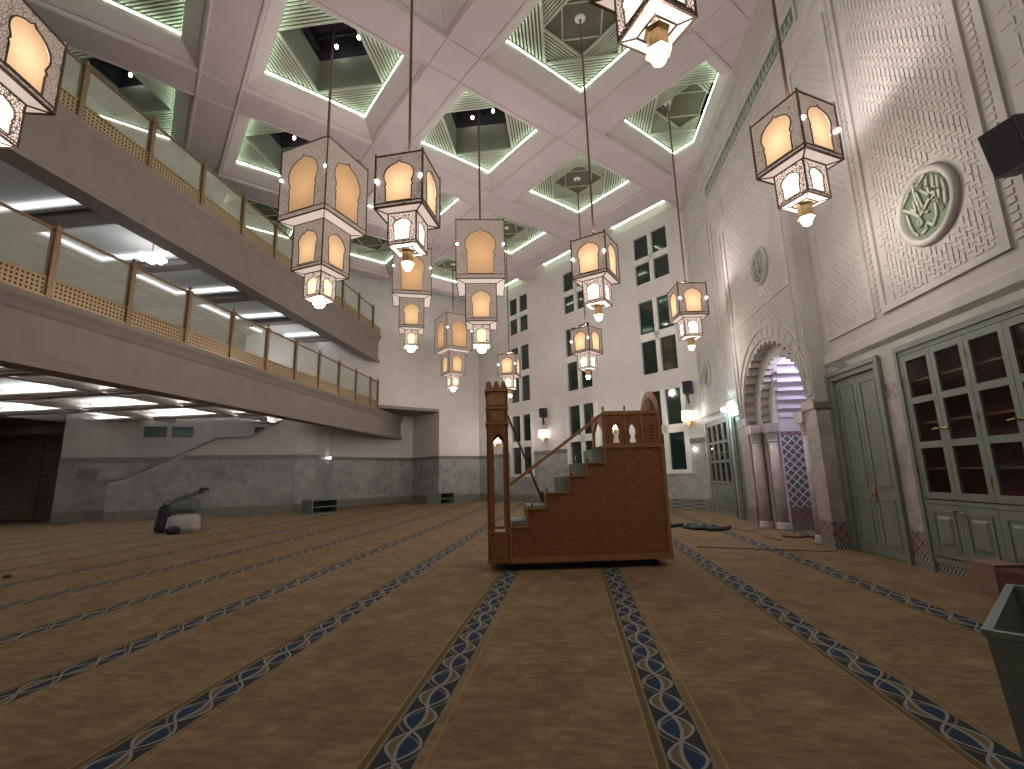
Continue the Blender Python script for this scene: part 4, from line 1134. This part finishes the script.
# brown box and dark red one behind it
bx = empty('cardboard_box', (4.80, 6.42, 0), math.radians(4)); tag(bx, 'brown cardboard box on the carpet before the near glazed cupboard', 'box')
MB().box(-.17, .17, -.19, .19, 0, .36).build('carton', M['box'], bx)
MB().box(-.175, .0, -.195, .195, .36, .366).box(.003, .175, -.195, .195, .36, .366).build('flap', M['box'], bx)
b2 = empty('storage_box', (4.80, 5.94, 0), math.radians(2)); tag(b2, 'dark red box half hidden behind the green bin, beside the brown carton', 'box')
MB().box(-.17, .17, -.24, .24, 0, .30).build('carton', M['box_in'], b2)
MB().box(-.18, .18, -.25, .25, .30, .34).build('lid', M['box_in'], b2)
# two green shoe boxes along the far walls
def shelf_box(x, y, rz, label, w=.62, d_=.5, h=.62):
    o = empty('shoe_rack', (x, y, 0), rz); tag(o, label, 'shoe rack', 'low sage green racks against the marble walls')
    MB().box(-w, w, d_ - .03, d_, 0, h).box(-w, -w + .04, -d_, d_, 0, h).box(w - .04, w, -d_, d_, 0, h).box(-w, w, -d_, d_, h - .04, h).box(-w, w, -d_, d_, 0, .04).build('case', M['green_wood'], o)
    MB().box(-w + .04, w - .04, -d_ + .02, d_ - .03, .28, .31).build('shelf', M['green_wood'], o)
shelf_box(-11.55, 21.2, math.radians(58), 'low sage green rack under the gallery, nearer one, by the white pier')
shelf_box(-7.3, 26.55, math.radians(45 + 20), 'low sage green rack at the foot of the left diagonal wall, farther one')

# backpack leaning on a white sack and folded cloth, left of the hall
def blob(name, mat, parent, pts, sub=2):
    """rounded soft shape from a coarse box of corner offsets"""
    bm = bmesh.new(); bmesh.ops.create_cube(bm, size=1)
    for v, p in zip(bm.verts, pts): v.co = p
    bmesh.ops.bevel(bm, geom=bm.edges[:], offset=.06, segments=2, affect='EDGES')
    bmesh.ops.subdivide_edges(bm, edges=bm.edges[:], cuts=2, use_grid_fill=True)
    for v in bm.verts:
        n = math.sin(v.co.x * 19 + v.co.z * 13) * math.cos(v.co.y * 17 + v.co.x * 7); v.co += v.co.normalized() * n * .018
    me = bpy.data.meshes.new(name); bm.to_mesh(me); bm.free(); me.materials.append(mat)
    for p in me.polygons: p.use_smooth = True
    o = bpy.data.objects.new(name, me); COL.objects.link(o); o.parent = parent
    zmin = min(v.co.z for v in me.vertices)
    return o
def boxpts(x0, x1, y0, y1, z0, z1, tx=0, ty=0):
    # order of create_cube verts: (-,-,-),(-,-,+),(-,+,-),(-,+,+),(+,-,-),(+,-,+),(+,+,-),(+,+,+)
    return [Vector((x, y, z) if z == z0 else (x * (1 - tx) + (x0 + x1) / 2 * tx, y * (1 - ty) + (y0 + y1) / 2 * ty, z)) for x in (x0, x1) for y in (y0, y1) for z in (z0, z1)]
rz = math.radians(35)
o = empty('backpack', (-12.85, 14.15, 0), rz); tag(o, 'dark backpack slumped on the carpet at the left of the hall', 'backpack')
blob('body', M['fabric_dark'], o, boxpts(-.28, .30, -.22, .22, 0.0, .85, .35, .3))
MB().tube([(-.1, -.02, .84), (-.06, -.03, .95), (.04, -.03, .97), (.1, -.02, .84)], .02).build('strap', M['black'], o)
o = empty('white_sack', (-11.95, 13.85, 0), rz); tag(o, 'white sack beside the dark backpack, under the grey coat', 'sack')
blob('body', M['fabric_white'], o, boxpts(-.45, .45, -.25, .25, 0, .55, .1, .2))
MB().lathe([(0, 0), (.16, .02), (.2, .12), (.14, .22), (0, .26)], 12, c=(-.22, -.30, 0)).build('dark_opening', M['fabric_dark'], o, True)
o = empty('folded_coat', (-11.95, 13.9, .60), rz); tag(o, 'grey coat folded over the white sack next to the backpack', 'coat')
blob('cloth', M['fabric_grey'], o, boxpts(-.48, .38, -.24, .24, .0, .44, .15, .25))
MB().tube([(-.3, 0, .42), (.0, -.02, .52), (.3, 0, .60), (.42, 0, .62)], [.05, .06, .05, .03]).build('sleeve', M['fabric_grey'], o, True)
o = empty('black_cap', (-11.6, 14.13, 1.256), rz); tag(o, 'black cap perched on top of the grey coat', 'cap')
MB().lathe([(0, .10), (.12, .08), (.16, .02), (.17, 0), (0, 0)], 14).build('crown', M['fabric_dark'], o, True)
MB().lathe([(.0, .0), (.14, .0), (.14, .015), (0, .015)], 14, c=(-.12, -.05, 0)).build('peak', M['fabric_dark'], o)

# cables and scraps on the carpet
def cable(name, pts, r, mat, label, cat):
    fine = []
    n = len(pts)
    for i in range(n - 1):
        p0, p1, p2, p3 = [Vector((*pts[max(0, min(n - 1, j))], r)) for j in (i - 1, i, i + 1, i + 2)]
        for k in range(6):
            t = k / 6; fine.append(.5 * ((2 * p1) + (p2 - p0) * t + (2 * p0 - 5 * p1 + 4 * p2 - p3) * t * t + (3 * p1 - p0 - 3 * p2 + p3) * t ** 3))
    fine.append(Vector((*pts[-1], r)))
    o = MB().tube(fine, r, 6).build(name, mat); tag(o, label, cat); return o
pile = [(2.6, 13.6), (2.8, 13.9), (3.3, 13.7), (3.2, 13.3), (2.9, 13.4), (3.1, 13.9), (3.5, 13.6), (3.4, 13.1), (3.0, 13.1), (3.3, 13.5), (3.7, 13.4), (3.6, 13.0), (3.3, 12.8), (3.6, 12.8), (3.95, 13.2)]
cable('cable_heap', pile, .05, M['black'], 'heap of black cable on the carpet between the pulpit and the far cupboard', 'cable')
cable('thin_cable', [(4.08, 13.25), (4.15, 12.8), (4.3, 12.4), (4.2, 11.6), (4.3, 11.0)], .012, M['cord'], 'thin brown cable trailing past the prayer niche', 'cable')
cable('floor_lead', [(2.4, 10.2), (3.0, 10.0), (3.8, 9.75), (4.6, 9.5)], .01, M['cord'], 'thin dark lead lying straight across the carpet before the green door', 'cable')
cable('strap', [(4.55, 11.55), (4.8, 11.35), (5.0, 11.45), (5.2, 11.2), (5.0, 11.1)], .022, M['box_in'], 'crumpled dark red strap on the floor of the niche', 'strap')
o = MB().lathe([(0, 0), (.05, .0), (.06, .03), (.03, .05), (0, .05)], 12).build('dark_scrap', M['fabric_dark'], None, True, loc=(-9.6, 7.42, 0)); tag(o, 'small dark scrap lying on the carpet at far left', 'scrap')

# ------------------------------------------------------------------ hanging lanterns
def arch_outline(w, z0, z1):
    """lancet with cusps; w = half width at the foot"""
    h = z1 - z0; p = [(w * .86, z0), (w * .86, z0 + h * .34), (w * .94, z0 + h * .38), (w * .84, z0 + h * .44)]
    for k in range(9):
        t = -.45 + k / 8 * (PI / 2 + .30); p.append((math.cos(t) * w * (1.0 if t < .9 else .97), z0 + h * .64 + math.sin(t) * h * .30))
    p.append((0, z1)); q = [(-x, z) for x, z in reversed(p[:-1])]
    return p + q
def tier(parent, w, h, z0, hot, ar=(.10, .90), pane='pane_b1', wnext=0):
    """one square storey: pierced sheets with an arched pane on each side; z0 = bottom"""
    hw = w / 2; t = MB(); aw = hw * .62
    hole = arch_outline(aw, h * ar[0], h * ar[1])
    outer = [(-hw, 0), (hw, 0), (hw, h), (-hw, h)]
    for k in range(4):
        R_ = Matrix.Rotation(k * PI / 2, 4, 'Z')
        t.extrude(outer, [hole], lambda u_, v_, wd: tuple(R_ @ Vector((u_, -hw + wd, z0 + v_))), .012)
    o = t.build('pierced_storey', M['perf_hot' if hot else 'perf'], parent)
    for k in range(4):
        R_ = Matrix.Rotation(k * PI / 2, 4, 'Z'); g = MB()
        hl = arch_outline(aw * 1.03, h * ar[0] - .01, h * ar[1] + .01)
        g.extrude(hl, [], lambda u_, v_, wd: tuple(R_ @ Vector((u_, -hw + .02 + wd, z0 + v_))), .01)
        g.build('arched_pane', M[pane], o)
    f = MB(); e = .013 if w > .6 else .010
    for sx in (-1, 1):
        for sy in (-1, 1): f.box(sx * hw - e, sx * hw + e, sy * hw - e, sy * hw + e, z0 - .01, z0 + h + (.05 if w > .75 else 0))
    for z in (z0, z0 + h):
        for s_2 in (-1, 1):
            f.box(-hw, hw, s_2 * hw - e, s_2 * hw + e, z - e, z + e).box(s_2 * hw - e, s_2 * hw + e, -hw, hw, z - e, z + e)
    zl = z0 + h * .07
    for s_2 in (-1, 1):
        f.box(-hw, hw, s_2 * hw - e * .8, s_2 * hw + e * .8, zl - e * .7, zl + e * .7).box(s_2 * hw - e * .8, s_2 * hw + e * .8, -hw, hw, zl - e * .7, zl + e * .7)
    ol = arch_outline(aw * 1.02, h * ar[0], h * ar[1])
    for k in range(4):
        R_ = Matrix.Rotation(k * PI / 2, 4, 'Z')
        for p, q in zip(ol, ol[1:] + ol[:1]):
            f.bar(R_ @ Vector((p[0], -hw - .004, z0 + p[1])), R_ @ Vector((q[0], -hw - .004, z0 + q[1])), e * 1.2, e, up=tuple(R_ @ Vector((0, 1, 0))))
    f.build('frame', M['iron'], o)
    if wnext:
        tr = MB(); n_ = wnext / 2; dz = .035 * w
        A_ = [(-hw, -hw), (hw, -hw), (hw, hw), (-hw, hw)]; B_ = [(-n_, -n_), (n_, -n_), (n_, n_), (-n_, n_)]
        for i in range(4):
            j = (i + 1) % 4
            tr.add([(*A_[i], z0), (*A_[j], z0), (*B_[j], z0 - dz), (*B_[i], z0 - dz)], [(0, 1, 2, 3)])
        tr.build('glass_tray', M['tray_hot' if hot else 'tray'], o)
        fr_ = MB()
        for i in range(4): fr_.bar((*A_[i], z0), (*B_[i], z0 - dz), e * 1.6).bar((*B_[i], z0 - dz), (*B_[(i + 1) % 4], z0 - dz), e * 1.6)
        fr_.build('tray_frame', M['iron'], o)
    return o
def suspension(o, w, top, cordlen):
    s = MB()
    s.tube([(0, 0, top + .18), (0, 0, top + cordlen)], .034 if w > 1.2 else .026, 8)
    s.build('suspension_cord', M['cord'], o)
    b = MB()
    for sx, sy in ((1, 1), (-1, 1), (-1, -1), (1, -1)): b.bar((sx * w / 2, sy * w / 2, top), (0, 0, top + .2), .018)
    b.lathe([(.0, .30), (.03, .28), (.05, .2), (.03, .14), (0, .12)], 10, c=(0, 0, top))
    b.build('hanger', M['iron'], o)
    MB().lathe([(.0, -.02), (.05, -.10), (.14, -.06), (.15, .0)], 16, c=(0, 0, top + cordlen)).build('ceiling_canopy', M['white_metal'], o, True)
    bl = MB()
    for k in range(2):
        x, y = (w / 2 - .03) * (1 if k else -1), -(w / 2 + .02)
        bl.lathe([(0, -.035), (.025, -.015), (.032, 0), (.025, .015), (0, .035)], 8, c=(x, y, top - w * .55))
    bl.build('corner_lamp', M['bulb_small'], o, True)
def big_lantern(ztop, cordtop):
    o = empty('big', (0, 0, 0))
    # origin at the top of the storeys
    tier(o, 1.5, 1.95, -1.95, False, (.08, .86), 'pane_b1', .98)
    tier(o, .96, 1.22, -3.22, False, (.10, .84), 'pane_b2', .54)
    tier(o, .52, .64, -3.90, True, (.10, .84), 'pane_b3', .30)
    MB().lathe([(0, -.16), (.10, -.12), (.15, -.04), (.13, .02), (0, .04)], 14, c=(0, 0, -3.96)).build('bulb', M['bulb'], o, True)
    suspension(o, 1.5, 0, cordtop - ztop)
    return o
def small_lantern(ztop, cordtop):
    o = empty('small', (0, 0, 0))
    tier(o, .84, .95, -.95, False, (.09, .88), 'pane_s1', .52)
    tier(o, .50, .56, -1.54, True, (.12, .84), 'pane_s2', .26)
    tp = MB().lathe([(.13, -.02), (.10, -.06), (.10, -.22), (.13, -.25)], 6, c=(0, 0, -1.545))
    tp.build('gilt_neck', M['gold'], o)
    MB().lathe([(0, -.12), (.055, -.10), (.08, -.04), (.065, 0), (0, .01)], 12, c=(0, 0, -1.80)).build('bulb', M['bulb'], o, True)
    suspension(o, .84, 0, cordtop - ztop)
    return o
LAN = [  # kind, x, y, top of storeys, cord end, rotation, label
    ('b', -6.1, 10.7, 9.85, 15.2, -15, 'large three-storey amber lantern at left, corner toward the viewer, nearest the galleries'),
    ('b', -2.6, 14.2, 9.38, 15.2, 10, 'large three-storey amber lantern with one broad face to the viewer, above the pulpit tower'),
    ('b', -6.1, 17.7, 10.5, 13.34, 19, 'large three-storey lantern whose top hides behind the tip of the small one in front'),
    ('b', -6.1, 24.6, 10.1, 13.34, 41, 'large three-storey lantern farthest back on the left, low before the white wall'),
    ('s', -2.6, 7.3, 6.87, 13.34, -4, 'small two-storey lantern just right of the large left one, nearer than it'),
    ('s', .8, 10.7, 6.87, 13.34, -25, 'small two-storey lantern hanging highest above the pulpit seat, mid-hall'),
    ('s', .8, 17.7, 6.87, 13.34, -37, 'small distant lantern directly below the mid-hall one, above the pulpit rail'),
    ('s', -2.6, 21.1, 6.87, 13.34, -8, 'smallest distant lantern just above and right of the pulpit tower'),
    ('s', 3.68, 14.05, 6.87, 13.34, 8, 'small lantern hanging before the rightmost column of windows'),
    ('s', 3.82, 7.3, 7.10, 13.34, 29, 'small lantern close to the carved wall, right of centre, seen from below'),
    ('s', 1.0, 3.95, 7.15, 13.34, 31, 'lantern cut by the top edge of the picture, showing its lit underside'),
    ('s', -6.28, 3.8, 6.85, 13.34, 13, 'lantern cut by the top left corner of the picture'),
]
protos = {}
def make(kind, ztop, cend):
    key = (kind, round(cend - ztop, 2))
    if kind not in protos:
        o = (big_lantern if kind == 'b' else small_lantern)(ztop, cend); protos[kind] = (o, cend - ztop); return o
    src, l0 = protos[kind]; c = copy_tree(src)
    for ch in c.children:
        n = ch.name.split('.')[0]
        if n == 'suspension_cord':
            me = ch.data.copy(); ch.data = me; zt = max(v.co.z for v in me.vertices)
            for v in me.vertices:
                if v.co.z > 1: v.co.z += (cend - ztop) - l0
        if n == 'ceiling_canopy': ch.location.z += (cend - ztop) - l0
    return c
for kind, x, y, zt, ce, rt, lab in LAN:
    o = make(kind, zt, ce); o.name = 'hanging_lantern'; o.location = (x, y, zt); o.rotation_euler = (0, 0, math.radians(rt))
    tag(o, lab, 'lantern', 'large three-storey lanterns' if kind == 'b' else 'small two-storey lanterns')
    tip = zt - (4.25 if kind == 'b' else 2.05)
    point('lantern_lamp', (x, y, tip), 75, (1.0, .92, .86), .12)
    point('lantern_lamp', (x, y, zt + .12), 118, (1.0, .90, .90), .15)
# lanterns over the part of the hall behind the viewer: their light only
for x, y in ((.8, -3), (-6.1, -3), (-9.5, 7.3)):
    pass

# ------------------------------------------------------------------ world, camera, colour
w = bpy.data.worlds.new('night'); bpy.context.scene.world = w; w.use_nodes = True
w.node_tree.nodes['Background'].inputs[0].default_value = (.02, .025, .03, 1); w.node_tree.nodes['Background'].inputs[1].default_value = .3
f_, pit, yaw, roll = 474.947, .187993, .117672, -.0260281
cy_, sy_, cp_, sp_ = math.cos(yaw), math.sin(yaw), math.cos(pit), math.sin(pit)
fw = Vector((-sy_ * cp_, cy_ * cp_, sp_)); rt = Vector((cy_, sy_, 0)); up = rt.cross(fw)
r2 = rt * math.cos(roll) + up * math.sin(roll); u2 = rt * -math.sin(roll) + up * math.cos(roll)
cam = bpy.data.cameras.new('camera'); co = bpy.data.objects.new('camera', cam); COL.objects.link(co)
cam.sensor_fit = 'HORIZONTAL'; cam.sensor_width = 36; cam.lens = f_ / 1024 * 36; cam.clip_end = 200; cam.clip_start = .05
m4 = Matrix((( r2.x, u2.x, -fw.x, 0), (r2.y, u2.y, -fw.y, 0), (r2.z, u2.z, -fw.z, 1.5), (0, 0, 0, 1)))
co.matrix_world = m4
sc = bpy.context.scene; sc.camera = co
sc.view_settings.view_transform = 'Standard'; sc.view_settings.look = 'None'; sc.view_settings.gamma = 1; sc.view_settings.use_curve_mapping = False
sc.view_settings.exposure = 0.0
sc.cycles.use_denoising = True; sc.cycles.max_bounces = 6; sc.cycles.diffuse_bounces = 4; sc.cycles.sample_clamp_indirect = 4.0
sc.cycles.transparent_max_bounces = 12
